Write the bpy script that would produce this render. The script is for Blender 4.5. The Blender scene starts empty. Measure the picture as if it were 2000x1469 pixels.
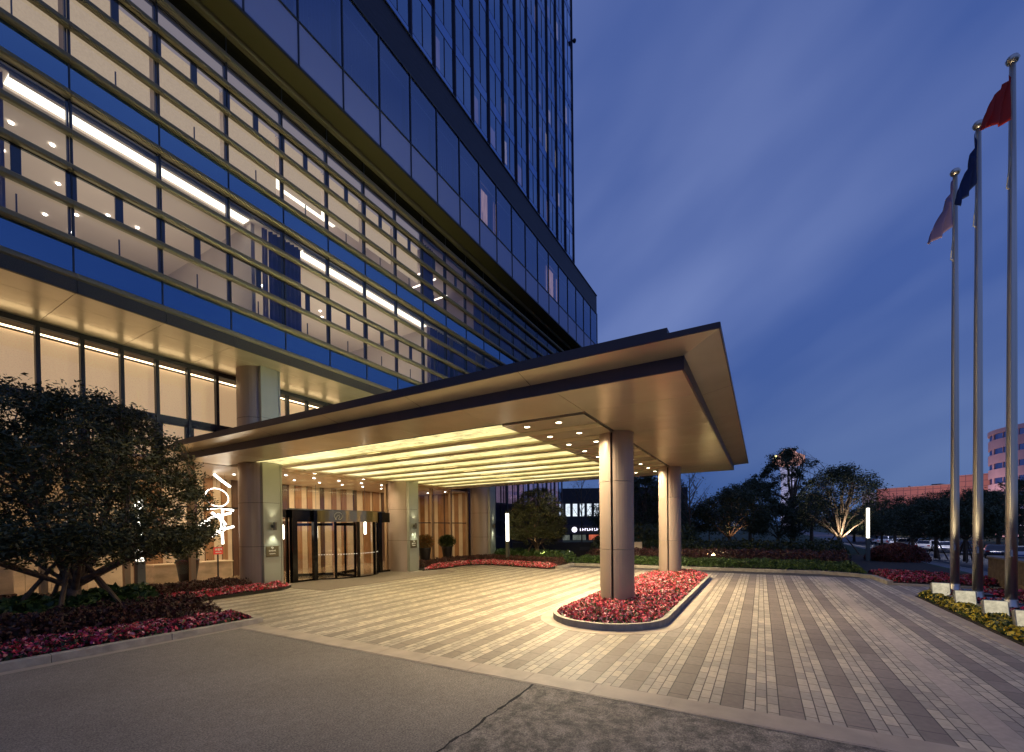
import bpy, math, random
import numpy as np
from mathutils import Vector, Matrix
R = math.radians
PI = math.pi
S = bpy.context.scene

# ------------------------------------------------------------------ camera
FPX, TH, PIT, ROLL, CAMH = 847.0, 29.9, -0.7, 0.67, 2.0
t_, p_, r_ = R(TH), R(PIT), R(ROLL)
cF = np.array([math.cos(t_)*math.cos(p_), math.sin(t_)*math.cos(p_), math.sin(p_)])
cR = np.array([math.sin(t_), -math.cos(t_), 0.0]); cU = np.cross(cR, cF)
cR, cU = math.cos(r_)*cR - math.sin(r_)*cU, math.sin(r_)*cR + math.cos(r_)*cU
CY = 1031.7 - FPX*math.tan(p_)
cd = bpy.data.cameras.new("camera"); cam = bpy.data.objects.new("camera", cd)
S.collection.objects.link(cam)
cam.matrix_world = Matrix(((cR[0], cU[0], -cF[0], 0), (cR[1], cU[1], -cF[1], 0), (cR[2], cU[2], -cF[2], CAMH), (0, 0, 0, 1)))
cd.sensor_width = 36; cd.lens = 36*FPX/2000; cd.shift_y = (CY-734.5)/2000
cd.clip_start = 0.1; cd.clip_end = 6000
S.camera = cam
S.render.resolution_x = 1024; S.render.resolution_y = 752

def at(px, d, z=0.0):
    """ground point seen in pixel column px (photo pixels) at depth d metres, height z"""
    v = cF*FPX + cR*(px-1000) - cU*(1031-CY); s = d/FPX
    return (v[0]*s, v[1]*s, z)

# ------------------------------------------------------------------ world: dusk sky with long thin streaked cloud
W = bpy.data.worlds.new("World"); S.world = W; W.use_nodes = True
nt = W.node_tree; N = nt.nodes; L = nt.links; N.clear()
o = N.new('ShaderNodeOutputWorld'); bg = N.new('ShaderNodeBackground'); L.new(bg.outputs[0], o.inputs[0])
sky = N.new('ShaderNodeTexSky'); sky.sky_type = 'NISHITA'; sky.sun_disc = False
sky.sun_elevation = R(-3.0); sky.sun_rotation = R(250)
tc = N.new('ShaderNodeTexCoord')
sA = Vector(cR*0.80+cU*0.60); sA.normalize(); sB = Vector(cF); sB = (sB-sA*sB.dot(sA)).normalized(); sC = sA.cross(sB)
mp = N.new('ShaderNodeCombineXYZ')
for i_, (vv_, k_) in enumerate(((sA, .85), (sB, 1.0), (sC, 2.9))):
    dn = N.new('ShaderNodeVectorMath'); dn.operation = 'DOT_PRODUCT'; dn.inputs[1].default_value = tuple(vv_*k_); L.new(tc.outputs['Generated'], dn.inputs[0]); L.new(dn.outputs['Value'], mp.inputs[i_])
nz = N.new('ShaderNodeTexNoise'); nz.inputs['Scale'].default_value = 1.9; nz.inputs['Detail'].default_value = 3.0; nz.inputs['Roughness'].default_value = 0.42
L.new(mp.outputs[0], nz.inputs['Vector'])
cr = N.new('ShaderNodeValToRGB'); cr.color_ramp.elements[0].position = 0.34; cr.color_ramp.elements[1].position = 0.70
cr.color_ramp.elements[0].color = (0.058, 0.112, 0.335, 1); cr.color_ramp.elements[1].color = (0.150, 0.215, 0.46, 1)
L.new(nz.outputs['Fac'], cr.inputs[0])
sep = N.new('ShaderNodeSeparateXYZ'); L.new(tc.outputs['Generated'], sep.inputs[0])
hr = N.new('ShaderNodeValToRGB'); hr.color_ramp.elements[0].position = 0.0; hr.color_ramp.elements[1].position = 0.85
hr.color_ramp.elements[0].color = (0.84, 0.93, 0.86, 1); hr.color_ramp.elements[1].color = (0.92, 0.88, 0.94, 1)
e = hr.color_ramp.elements.new(0.4); e.color = (1.0, 1.0, 1.04, 1)
L.new(sep.outputs['Z'], hr.inputs[0])
mu = N.new('ShaderNodeMix'); mu.data_type = 'RGBA'; mu.blend_type = 'MULTIPLY'; mu.inputs[0].default_value = 1.0
L.new(cr.outputs[0], mu.inputs['A']); L.new(hr.outputs[0], mu.inputs['B'])
ad = N.new('ShaderNodeMix'); ad.data_type = 'RGBA'; ad.blend_type = 'ADD'; ad.inputs[0].default_value = 0.03
L.new(mu.outputs['Result'], ad.inputs['A']); L.new(sky.outputs[0], ad.inputs['B'])
L.new(ad.outputs['Result'], bg.inputs[0]); bg.inputs[1].default_value = 1.0

S.view_settings.view_transform = 'Standard'; S.view_settings.look = 'None'
S.view_settings.exposure = 0.0; S.view_settings.gamma = 1.0
S.render.engine = 'CYCLES'
try:
    S.cycles.max_bounces = 7; S.cycles.transparent_max_bounces = 12; S.cycles.diffuse_bounces = 3; S.cycles.glossy_bounces = 3
    S.cycles.sample_clamp_indirect = 4.0; S.cycles.caustics_reflective = False; S.cycles.caustics_refractive = False
    S.cycles.use_light_tree = True
except Exception as ex: print(ex)

# ------------------------------------------------------------------ helpers
COL = S.collection
rnd = random.Random(7)

def tag(o, label=None, cat=None, group=None, kind=None):
    if label: o['label'] = label
    if cat: o['category'] = cat
    if group: o['group'] = group
    if kind: o['kind'] = kind
    return o

def thing(name, loc, label, cat, group=None, kind=None, rz=0.0):
    o = bpy.data.objects.new(name, None); COL.objects.link(o); o.location = loc; o.rotation_euler = (0, 0, rz)
    o.empty_display_size = 0.2
    return tag(o, label, cat, group, kind)

def off(p):
    v = Vector((0, 0, 0))
    while p is not None: v += Vector(p.location); p = p.parent
    return v

class MB:
    def __init__(s): s.v = []; s.f = []
    def add(s, vs, fs):
        n = len(s.v); s.v += [tuple(q) for q in vs]; s.f += [tuple(i+n for i in f) for f in fs]; return s
    def box(s, x0, y0, z0, x1, y1, z1):
        if x0 > x1: x0, x1 = x1, x0
        if y0 > y1: y0, y1 = y1, y0
        if z0 > z1: z0, z1 = z1, z0
        return s.add([(x0,y0,z0),(x1,y0,z0),(x1,y1,z0),(x0,y1,z0),(x0,y0,z1),(x1,y0,z1),(x1,y1,z1),(x0,y1,z1)],
                     [(0,3,2,1),(4,5,6,7),(0,1,5,4),(1,2,6,5),(2,3,7,6),(3,0,4,7)])
    def obox(s, c, d, rz=0.0, ry=0.0, rx=0.0):
        m = Matrix.Rotation(rz, 3, 'Z') @ Matrix.Rotation(ry, 3, 'Y') @ Matrix.Rotation(rx, 3, 'X')
        h = [x/2 for x in d]; vs = []
        for z in (-1, 1):
            for (x, y) in ((-1,-1),(1,-1),(1,1),(-1,1)):
                q = m @ Vector((x*h[0], y*h[1], z*h[2])); vs.append((q.x+c[0], q.y+c[1], q.z+c[2]))
        return s.add(vs, [(0,3,2,1),(4,5,6,7),(0,1,5,4),(1,2,6,5),(2,3,7,6),(3,0,4,7)])
    def quad(s, *q): return s.add(q, [tuple(range(len(q)))])
    def prism(s, pts, z0, z1, cap=True):
        n = len(pts); vs = [(x, y, z0) for x, y in pts] + [(x, y, z1) for x, y in pts]
        fs = [(i, (i+1) % n, (i+1) % n + n, i+n) for i in range(n)]
        if cap: fs += [tuple(range(n-1, -1, -1)), tuple(range(n, 2*n))]
        return s.add(vs, fs)
    def tube(s, pts, rad, n=6, cap=True):
        pts = [Vector(p) for p in pts]
        if not hasattr(rad, '__len__'): rad = [rad]*len(pts)
        vs = []; fs = []
        for i, p in enumerate(pts):
            d = (pts[min(i+1, len(pts)-1)] - pts[max(i-1, 0)])
            if d.length < 1e-9: d = Vector((0, 0, 1))
            d.normalize(); a = d.orthogonal() if abs(d.z) < .95 else d.cross(Vector((0, 1, 0))); a.normalize()
            ref = Vector((0, 0, 1)) if abs(d.z) < .95 else Vector((0, 1, 0))
            a = d.cross(ref); a.normalize(); b = d.cross(a)
            for k in range(n):
                w = 2*PI*k/n; q = p + (a*math.cos(w) + b*math.sin(w))*rad[i]; vs.append(tuple(q))
        for i in range(len(pts)-1):
            for k in range(n):
                k2 = (k+1) % n; fs.append((i*n+k, i*n+k2, (i+1)*n+k2, (i+1)*n+k))
        if cap: fs += [tuple(range(n))[::-1], tuple(range((len(pts)-1)*n, len(pts)*n))]
        return s.add(vs, fs)
    def lathe(s, prof, c=(0,0,0), n=16, cap=True):
        vs = []; fs = []
        for r, z in prof:
            for k in range(n): w = 2*PI*k/n; vs.append((c[0]+r*math.cos(w), c[1]+r*math.sin(w), c[2]+z))
        for i in range(len(prof)-1):
            for k in range(n): k2 = (k+1) % n; fs.append((i*n+k, i*n+k2, (i+1)*n+k2, (i+1)*n+k))
        if cap: fs += [tuple(range(n))[::-1], tuple(range((len(prof)-1)*n, len(prof)*n))]
        return s.add(vs, fs)
    def build(s, name, m, parent=None, smooth=False, bevel=0.0, loc=None):
        me = bpy.data.meshes.new(name)
        of = off(parent) if parent is not None else (Vector(loc) if loc is not None else Vector((0,0,0)))
        me.from_pydata([(x-of.x, y-of.y, z-of.z) for x, y, z in s.v], [], s.f)
        me.materials.append(m)
        if smooth:
            me.polygons.foreach_set('use_smooth', [True]*len(me.polygons))
        o = bpy.data.objects.new(name, me); COL.objects.link(o)
        if parent is not None: o.parent = parent
        elif loc is not None: o.location = loc
        if bevel:
            b = o.modifiers.new('bevel', 'BEVEL'); b.width = bevel; b.segments = 2; b.limit_method = 'ANGLE'
        return o

def copy_tree(o, parent=None, loc=None, rz=None, label=None):
    c = o.copy(); COL.objects.link(c)
    if parent is not None: c.parent = parent
    if loc is not None: c.location = loc
    if rz is not None: c.rotation_euler = (0, 0, rz)
    if label: c['label'] = label
    for ch in list(o.children): copy_tree(ch, c)
    return c

def M(name, col, rough=0.6, metal=0.0, noise=None, bump=None, emit=None, spec=None, alpha=None, wave=None, rand=None, coat=0.0):
    m = bpy.data.materials.new(name); m.use_nodes = True
    nt = m.node_tree; N = nt.nodes; L = nt.links; b = N['Principled BSDF']
    b.inputs['Base Color'].default_value = (*col, 1); b.inputs['Roughness'].default_value = rough; b.inputs['Metallic'].default_value = metal
    if spec is not None: b.inputs['Specular IOR Level'].default_value = spec
    if coat: b.inputs['Coat Weight'].default_value = coat
    tc = N.new('ShaderNodeTexCoord'); src = tc.outputs['Object']
    if noise:      # (scale, amount[, detail, stretch])
        n = N.new('ShaderNodeTexNoise'); n.inputs['Scale'].default_value = noise[0]; n.inputs['Detail'].default_value = noise[2] if len(noise) > 2 else 5
        if len(noise) > 3:
            mp = N.new('ShaderNodeMapping'); mp.inputs['Scale'].default_value = noise[3]; L.new(src, mp.inputs[0]); L.new(mp.outputs[0], n.inputs['Vector'])
        else: L.new(src, n.inputs['Vector'])
        r = N.new('ShaderNodeValToRGB'); a = noise[1]
        r.color_ramp.elements[0].position = .3; r.color_ramp.elements[1].position = .7
        r.color_ramp.elements[0].color = (*[c*(1-a) for c in col], 1); r.color_ramp.elements[1].color = (*[min(1, c*(1+a)) for c in col], 1)
        L.new(n.outputs['Fac'], r.inputs[0]); L.new(r.outputs[0], b.inputs['Base Color'])
    if rand:       # list of colours picked at random per leaf / petal
        g = N.new('ShaderNodeNewGeometry'); r = N.new('ShaderNodeValToRGB'); el = r.color_ramp.elements
        r.color_ramp.interpolation = 'CONSTANT' if len(rand) > 4 else 'LINEAR'
        el[0].position = 0; el[0].color = (*rand[0], 1); el[1].position = 1 - (1/len(rand) if len(rand) > 4 else 0); el[1].color = (*rand[-1], 1)
        for i in range(1, len(rand)-1):
            q = el.new(i/(len(rand) if len(rand) > 4 else len(rand)-1)); q.color = (*rand[i], 1)
        L.new(g.outputs['Random Per Island'], r.inputs[0]); L.new(r.outputs[0], b.inputs['Base Color'])
    if bump:       # (scale, strength[, stretch])
        n2 = N.new('ShaderNodeTexNoise'); n2.inputs['Scale'].default_value = bump[0]; n2.inputs['Detail'].default_value = 6
        if len(bump) > 2:
            mp2 = N.new('ShaderNodeMapping'); mp2.inputs['Scale'].default_value = bump[2]; L.new(src, mp2.inputs[0]); L.new(mp2.outputs[0], n2.inputs['Vector'])
        else: L.new(src, n2.inputs['Vector'])
        bp = N.new('ShaderNodeBump'); bp.inputs['Strength'].default_value = bump[1]; bp.inputs['Distance'].default_value = 0.02
        L.new(n2.outputs['Fac'], bp.inputs['Height']); L.new(bp.outputs[0], b.inputs['Normal'])
    if emit:       # (colour, strength)
        b.inputs['Emission Color'].default_value = (*emit[0], 1); b.inputs['Emission Strength'].default_value = emit[1]
    return m

def glass(name, tint=(1,1,1), base=0.06, grazing=0.75, refl=(0.9,0.95,1), rough=0.02, ior=1.5):
    m = bpy.data.materials.new(name); m.use_nodes = True; nt = m.node_tree; N = nt.nodes; L = nt.links; N.clear()
    o = N.new('ShaderNodeOutputMaterial'); mx = N.new('ShaderNodeMixShader'); tr = N.new('ShaderNodeBsdfTransparent'); gl = N.new('ShaderNodeBsdfGlossy')
    tr.inputs[0].default_value = (*tint, 1); gl.inputs[0].default_value = (*refl, 1); gl.inputs['Roughness'].default_value = rough
    fr = N.new('ShaderNodeFresnel'); fr.inputs[0].default_value = ior
    ma = N.new('ShaderNodeMath'); ma.operation = 'MULTIPLY_ADD'; ma.inputs[1].default_value = grazing; ma.inputs[2].default_value = base; ma.use_clamp = True
    L.new(fr.outputs[0], ma.inputs[0]); L.new(ma.outputs[0], mx.inputs[0]); L.new(tr.outputs[0], mx.inputs[1]); L.new(gl.outputs[0], mx.inputs[2]); L.new(mx.outputs[0], o.inputs[0])
    return m

def mirror_glass(name, body, refl, fac=0.5, rough=0.03, wob=0.0):
    m = bpy.data.materials.new(name); m.use_nodes = True; nt = m.node_tree; N = nt.nodes; L = nt.links; N.clear()
    o = N.new('ShaderNodeOutputMaterial'); mx = N.new('ShaderNodeMixShader'); df = N.new('ShaderNodeBsdfDiffuse'); gl = N.new('ShaderNodeBsdfGlossy')
    df.inputs[0].default_value = (*body, 1); gl.inputs[0].default_value = (*refl, 1); gl.inputs['Roughness'].default_value = rough
    mx.inputs[0].default_value = fac; L.new(df.outputs[0], mx.inputs[1]); L.new(gl.outputs[0], mx.inputs[2]); L.new(mx.outputs[0], o.inputs[0])
    if wob:
        n = N.new('ShaderNodeTexNoise'); n.inputs['Scale'].default_value = 0.9; b = N.new('ShaderNodeBump'); b.inputs['Strength'].default_value = wob; b.inputs['Distance'].default_value = .05
        tc = N.new('ShaderNodeTexCoord'); L.new(tc.outputs['Object'], n.inputs['Vector']); L.new(n.outputs['Fac'], b.inputs['Height']); L.new(b.outputs[0], gl.inputs['Normal'])
    return m

def E(name, col, s, noise=None):
    m = bpy.data.materials.new(name); m.use_nodes = True; nt = m.node_tree; N = nt.nodes; L = nt.links; N.clear()
    o = N.new('ShaderNodeOutputMaterial'); e = N.new('ShaderNodeEmission'); e.inputs[0].default_value = (*col, 1); e.inputs[1].default_value = s
    if noise:
        tc = N.new('ShaderNodeTexCoord'); mp = N.new('ShaderNodeMapping'); mp.inputs['Scale'].default_value = noise[2]
        n = N.new('ShaderNodeTexNoise'); n.inputs['Scale'].default_value = noise[0]; n.inputs['Detail'].default_value = 7; n.inputs['Roughness'].default_value = .65
        if len(noise) > 3: n.inputs['Distortion'].default_value = noise[3]
        mr = N.new('ShaderNodeMapRange'); mr.inputs[1].default_value = .3; mr.inputs[2].default_value = .7; mr.inputs[3].default_value = s*(1-noise[1]); mr.inputs[4].default_value = s*(1+noise[1])
        L.new(tc.outputs['Object'], mp.inputs[0]); L.new(mp.outputs[0], n.inputs['Vector']); L.new(n.outputs['Fac'], mr.inputs[0]); L.new(mr.outputs[0], e.inputs[1])
    L.new(e.outputs[0], o.inputs[0])
    return m

def spot(name, loc, target, energy, col, size=100, blend=.5, rad=.04, parent=None):
    l = bpy.data.lights.new(name, 'SPOT'); l.energy = energy; l.color = col; l.spot_size = R(size); l.spot_blend = blend; l.shadow_soft_size = rad
    o = bpy.data.objects.new(name, l); COL.objects.link(o)
    d = Vector(target)-Vector(loc); o.rotation_euler = d.to_track_quat('-Z', 'Y').to_euler()
    if parent is not None: o.parent = parent; o.location = Vector(loc)-off(parent)
    else: o.location = loc
    return o

def area(name, loc, target, energy, col, sx, sy, parent=None, spread=180):
    l = bpy.data.lights.new(name, 'AREA'); l.energy = energy; l.color = col; l.shape = 'RECTANGLE'; l.size = sx; l.size_y = sy; l.spread = R(spread)
    o = bpy.data.objects.new(name, l); COL.objects.link(o)
    d = Vector(target)-Vector(loc); o.rotation_euler = d.to_track_quat('-Z', 'Y').to_euler()
    if parent is not None: o.parent = parent; o.location = Vector(loc)-off(parent)
    else: o.location = loc
    return o

def leaves(name, P, size, m, parent=None, aspect=.42, seed=1, flat=0.0, loc=None):
    g = np.random.default_rng(seed); P = np.asarray(P, float); n = len(P)
    a = g.normal(size=(n, 3)); a[:, 2] *= (1-flat); a /= np.linalg.norm(a, axis=1)[:, None]
    b = g.normal(size=(n, 3)); b -= (b*a).sum(1)[:, None]*a; b /= np.linalg.norm(b, axis=1)[:, None]
    sz = size*g.uniform(.65, 1.3, size=(n, 1)); c = np.cross(a, b)
    V = np.empty((n, 4, 3)); V[:, 0] = P-a*sz/2; V[:, 1] = P+b*sz*aspect/2+c*sz*.08; V[:, 2] = P+a*sz/2; V[:, 3] = P-b*sz*aspect/2+c*sz*.08
    of = off(parent) if parent is not None else (Vector(loc) if loc is not None else Vector((0,0,0)))
    V -= np.array(of)
    me = bpy.data.meshes.new(name); me.vertices.add(4*n); me.vertices.foreach_set('co', V.reshape(-1))
    me.loops.add(4*n); me.loops.foreach_set('vertex_index', np.arange(4*n, dtype=np.int32))
    me.polygons.add(n); me.polygons.foreach_set('loop_start', np.arange(0, 4*n, 4, dtype=np.int32)); me.polygons.foreach_set('loop_total', np.full(n, 4, np.int32))
    me.update(); me.validate(); me.materials.append(m)
    o = bpy.data.objects.new(name, me); COL.objects.link(o)
    if parent is not None: o.parent = parent
    elif loc is not None: o.location = loc
    return o

def inpoly(px, py, poly):
    ins = np.zeros(len(px), bool); n = len(poly)
    for i in range(n):
        x0, y0 = poly[i]; x1, y1 = poly[(i+1) % n]
        c = ((y0 > py) != (y1 > py)) & (px < (x1-x0)*(py-y0)/((y1-y0) if y1 != y0 else 1e-9)+x0); ins ^= c
    return ins

def pts_in(poly, n, seed=1):
    g = np.random.default_rng(seed); xs = [p[0] for p in poly]; ys = [p[1] for p in poly]; o = np.zeros((0, 2))
    while len(o) < n:
        q = np.column_stack([g.uniform(min(xs), max(xs), n*2), g.uniform(min(ys), max(ys), n*2)]); o = np.vstack([o, q[inpoly(q[:, 0], q[:, 1], poly)]])
    return o[:n]

# ------------------------------------------------------------------ materials
bronze = M('bronze_metal_panel', (0.86, 0.74, 0.52), .25, .38, noise=(1.2, .08), bump=(60, .02))
bronze_dark = M('dark_bronze_edge', (0.075, 0.055, 0.055), .45, .6)
bronze_seam = M('panel_seam', (0.02, 0.015, 0.012), .7)
beam_metal = M('ceiling_beam_metal', (0.66, 0.58, 0.36), .35, .3, noise=(2, .06))
col_metal = M('taupe_column_cladding', (0.42, 0.32, 0.25), .38, .35, noise=(1.0, .06))
plate_metal = M('pale_green_grey_plate', (0.42, 0.42, 0.33), .34, .45, noise=(1.2, .06))
frame_dark = M('dark_window_frame', (0.045, 0.05, 0.06), .4, .4)
frame_black = M('black_glossy_frame', (0.012, 0.010, 0.008), .16, .6)
fin_metal = M('olive_metal_fin', (0.21, 0.175, 0.10), .5, .3, noise=(.7, .1))
steel = M('brushed_steel', (0.62, 0.58, 0.52), .38, 1.0, bump=(40, .05, (1, 1, .05)))
granite_dark = M('dark_granite', (0.035, 0.038, 0.045), .35, noise=(30, .4))
stone_wall_m = M('rough_brown_stone', (0.16, 0.11, 0.06), .85, noise=(9, .35), bump=(18, .6))
kerb_m = M('pale_granite_kerb', (0.38, 0.33, 0.26), .75, noise=(6, .22, 8), bump=(40, .3))
soil = M('dark_soil', (0.03, 0.022, 0.015), .95, noise=(8, .3))
grass_m = M('dark_grass', (0.03, 0.05, 0.014), .9, noise=(3, .35), bump=(30, .6))
bark = M('bark', (0.17, 0.11, 0.07), .9, noise=(7, .35), bump=(14, .5))
stake_m = M('wooden_stake', (0.15, 0.10, 0.06), .85, noise=(9, .25))
leaf_m = M('dark_green_leaf', (.04, .06, .02), .45, rand=[(.022, .034, .010), (.045, .06, .018), (.07, .075, .022)], spec=.4)
leaf_big = M('olive_green_leaf', (.05, .06, .02), .5, rand=[(.035, .045, .014), (.065, .07, .022), (.10, .09, .03)], spec=.4)
leaf_far = M('far_dark_leaf', (.03, .045, .02), .6, rand=[(.03, .045, .017), (.055, .07, .024), (.085, .09, .03)])
leaf_green = M('fresh_green_leaf', (.05, .10, .02), .5, rand=[(.03, .06, .012), (.06, .11, .02), (.10, .15, .03)])
leaf_red = M('dark_red_leaf', (.10, .03, .02), .55, rand=[(.05, .02, .014), (.12, .035, .025), (.07, .05, .025)])
leaf_redbush = M('red_bush_leaf', (.16, .03, .02), .55, rand=[(.05, .035, .014), (.22, .035, .02), (.10, .03, .015)])
petal_red = M('red_petal', (.6, .05, .05), .6, rand=[(.80, .09, .12), (.68, .05, .07), (.85, .22, .26), (.05, .09, .02), (.62, .05, .11), (.92, .50, .50), (.07, .10, .03)])
petal_dark = M('magenta_petal', (.4, .03, .05), .6, rand=[(.45, .02, .06), (.35, .02, .03), (.55, .06, .14), (.03, .05, .015), (.03, .045, .012), (.6, .25, .28), (.25, .02, .03)])
petal_yel = M('yellow_petal', (.8, .6, .05), .6, rand=[(.8, .58, .05), (.65, .5, .08), (.04, .07, .02), (.5, .42, .05), (.03, .05, .015)])
white_em = E('lamp_white', (1, .93, .78), 7.0)
warm_em = E('lamp_warm', (1, .80, .48), 9.0)

def paver_material():
    m = bpy.data.materials.new('striped_stone_paving'); m.use_nodes = True; nt = m.node_tree; N = nt.nodes; L = nt.links; b = N['Principled BSDF']
    tc = N.new('ShaderNodeTexCoord'); sp = N.new('ShaderNodeSeparateXYZ'); L.new(tc.outputs['Object'], sp.inputs[0])
    def mt(op, a, c, cl=False):
        n = N.new('ShaderNodeMath'); n.operation = op; n.use_clamp = cl
        for i, q in enumerate((a, c)):
            if q is None: continue
            if isinstance(q, (int, float)): n.inputs[i].default_value = q
            else: L.new(q, n.inputs[i])
        return n.outputs[0]
    P = .567
    y = mt('SUBTRACT', sp.outputs['Y'], .18); q = mt('DIVIDE', y, P); fl = mt('FLOOR', q, None); fr = mt('SUBTRACT', q, fl); inn = mt('MULTIPLY', fr, P)
    dark = mt('LESS_THAN', fr, .4)
    def brick(rowh, width, v, xoff, c1, c2, mort, bias=0.0):
        t = N.new('ShaderNodeTexBrick'); t.inputs['Scale'].default_value = 1; t.inputs['Row Height'].default_value = rowh; t.inputs['Brick Width'].default_value = width
        t.inputs['Mortar Size'].default_value = .0068; t.inputs['Mortar Smooth'].default_value = .3; t.inputs['Bias'].default_value = bias
        t.inputs['Color1'].default_value = (*c1, 1); t.inputs['Color2'].default_value = (*c2, 1); t.inputs['Mortar'].default_value = (*mort, 1)
        t.offset = .37; t.offset_frequency = 2
        cb = N.new('ShaderNodeCombineXYZ'); L.new(xoff, cb.inputs[0]); L.new(v, cb.inputs[1]); L.new(cb.outputs[0], t.inputs['Vector']); return t
    xo = mt('ADD', sp.outputs['X'], mt('MULTIPLY', fl, 1.713))
    A = brick(P/5, .26, mt('ADD', inn, mt('MULTIPLY', fl, P*3)), xo, (.56, .475, .345), (.34, .285, .225), (.085, .062, .042), -.1)
    B = brick(P*.4, .42, mt('ADD', inn, mt('MULTIPLY', fl, P*.4*7)), xo, (.235, .187, .14), (.295, .237, .18), (.06, .045, .03))
    mx = N.new('ShaderNodeMix'); mx.data_type = 'RGBA'; L.new(dark, mx.inputs[0]); L.new(A.outputs['Color'], mx.inputs['A']); L.new(B.outputs['Color'], mx.inputs['B'])
    # one wide plain pale band
    w1 = mt('GREATER_THAN', sp.outputs['Y'], -2.09); w2 = mt('LESS_THAN', sp.outputs['Y'], -1.86); wb = mt('MULTIPLY', w1, w2)
    mw = N.new('ShaderNodeMix'); mw.data_type = 'RGBA'; L.new(wb, mw.inputs[0]); L.new(mx.outputs['Result'], mw.inputs['A']); mw.inputs['B'].default_value = (.50, .41, .32, 1)
    n = N.new('ShaderNodeTexNoise'); n.inputs['Scale'].default_value = .55; n.inputs['Detail'].default_value = 6; L.new(tc.outputs['Object'], n.inputs['Vector'])
    n3 = N.new('ShaderNodeTexNoise'); n3.inputs['Scale'].default_value = 14; n3.inputs['Detail'].default_value = 4; L.new(tc.outputs['Object'], n3.inputs['Vector'])
    r = N.new('ShaderNodeMapRange'); r.inputs[1].default_value = .3; r.inputs[2].default_value = .7; r.inputs[3].default_value = .80; r.inputs[4].default_value = 1.12; L.new(n.outputs['Fac'], r.inputs[0])
    r3 = N.new('ShaderNodeMapRange'); r3.inputs[1].default_value = .3; r3.inputs[2].default_value = .7; r3.inputs[3].default_value = .88; r3.inputs[4].default_value = 1.1; L.new(n3.outputs['Fac'], r3.inputs[0])
    st = N.new('ShaderNodeTexNoise'); st.inputs['Scale'].default_value = 1.1; st.inputs['Detail'].default_value = 8; st.inputs['Roughness'].default_value = .7; L.new(tc.outputs['Object'], st.inputs['Vector'])
    rs = N.new('ShaderNodeMapRange'); rs.inputs[1].default_value = .60; rs.inputs[2].default_value = .68; rs.inputs[3].default_value = 1.0; rs.inputs[4].default_value = .80; L.new(st.outputs['Fac'], rs.inputs[0])
    k = mt('MULTIPLY', mt('MULTIPLY', r.outputs[0], r3.outputs[0]), rs.outputs[0])
    vm = N.new('ShaderNodeVectorMath'); vm.operation = 'SCALE'; L.new(mw.outputs['Result'], vm.inputs[0]); L.new(k, vm.inputs['Scale']); L.new(vm.outputs[0], b.inputs['Base Color'])
    hb = mt('SUBTRACT', 1.0, mt('ADD', mt('MULTIPLY', A.outputs['Fac'], mt('SUBTRACT', 1.0, dark)), mt('MULTIPLY', B.outputs['Fac'], dark)))
    hh = mt('ADD', hb, mt('MULTIPLY', n3.outputs['Fac'], .35))
    bp = N.new('ShaderNodeBump'); bp.inputs['Strength'].default_value = .5; bp.inputs['Distance'].default_value = .006; L.new(hh, bp.inputs['Height']); L.new(bp.outputs[0], b.inputs['Normal'])
    b.inputs['Roughness'].default_value = .55
    return m

def asphalt_material(name, split=True, base=.06):
    m = bpy.data.materials.new(name); m.use_nodes = True; nt = m.node_tree; N = nt.nodes; L = nt.links; b = N['Principled BSDF']
    tc = N.new('ShaderNodeTexCoord'); sp = N.new('ShaderNodeSeparateXYZ'); L.new(tc.outputs['Object'], sp.inputs[0])
    def nz(s, d=5, r=.5, dist=0):
        n = N.new('ShaderNodeTexNoise'); n.inputs['Scale'].default_value = s; n.inputs['Detail'].default_value = d; n.inputs['Roughness'].default_value = r; n.inputs['Distortion'].default_value = dist
        L.new(tc.outputs['Object'], n.inputs['Vector']); return n.outputs['Fac']
    def mr(x, a, c, lo, hi):
        n = N.new('ShaderNodeMapRange'); L.new(x, n.inputs[0])
        for i, v in enumerate((a, c, lo, hi)): n.inputs[i+1].default_value = v
        return n.outputs[0]
    def mt(op, a, c):
        n = N.new('ShaderNodeMath'); n.operation = op
        for i, q in enumerate((a, c)):
            if isinstance(q, (int, float)): n.inputs[i].default_value = q
            else: L.new(q, n.inputs[i])
        return n.outputs[0]
    fine = mt('MULTIPLY', mr(nz(55, 3, .8), .32, .68, .35, 1.75), mr(nz(140, 2, .8), .3, .7, .6, 1.4)); mid = mr(nz(9, 5, .7), .35, .68, .86, 1.15); big = mr(nz(.5, 3, .5, .2), .35, .65, .90, 1.14)
    v = mt('MULTIPLY', mt('MULTIPLY', fine, mid), big)
    if split:   # the older, rougher patch of surfacing beyond a cut seam
        s = mt('LESS_THAN', sp.outputs['Y'], 2.52)
        rough = mr(nz(4.5, 9, .85, .3), .42, .58, .45, 1.35)
        v = mt('MULTIPLY', v, mt('ADD', mt('MULTIPLY', s, rough), mt('SUBTRACT', 1.0, s)))
    cb = N.new('ShaderNodeMix'); cb.data_type = 'RGBA'; cb.inputs['A'].default_value = (0, 0, 0, 1); cb.inputs['B'].default_value = (base*2.1, base*1.78, base*1.45, 1)
    L.new(mt('MULTIPLY', v, .5), cb.inputs[0]); L.new(cb.outputs['Result'], b.inputs['Base Color'])
    bp = N.new('ShaderNodeBump'); bp.inputs['Strength'].default_value = .8; bp.inputs['Distance'].default_value = .01; L.new(mt('ADD', nz(110, 3, .7), mt('MULTIPLY', nz(22, 4, .7), .8)), bp.inputs['Height']); L.new(bp.outputs[0], b.inputs['Normal'])
    b.inputs['Roughness'].default_value = .75
    return m

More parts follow.
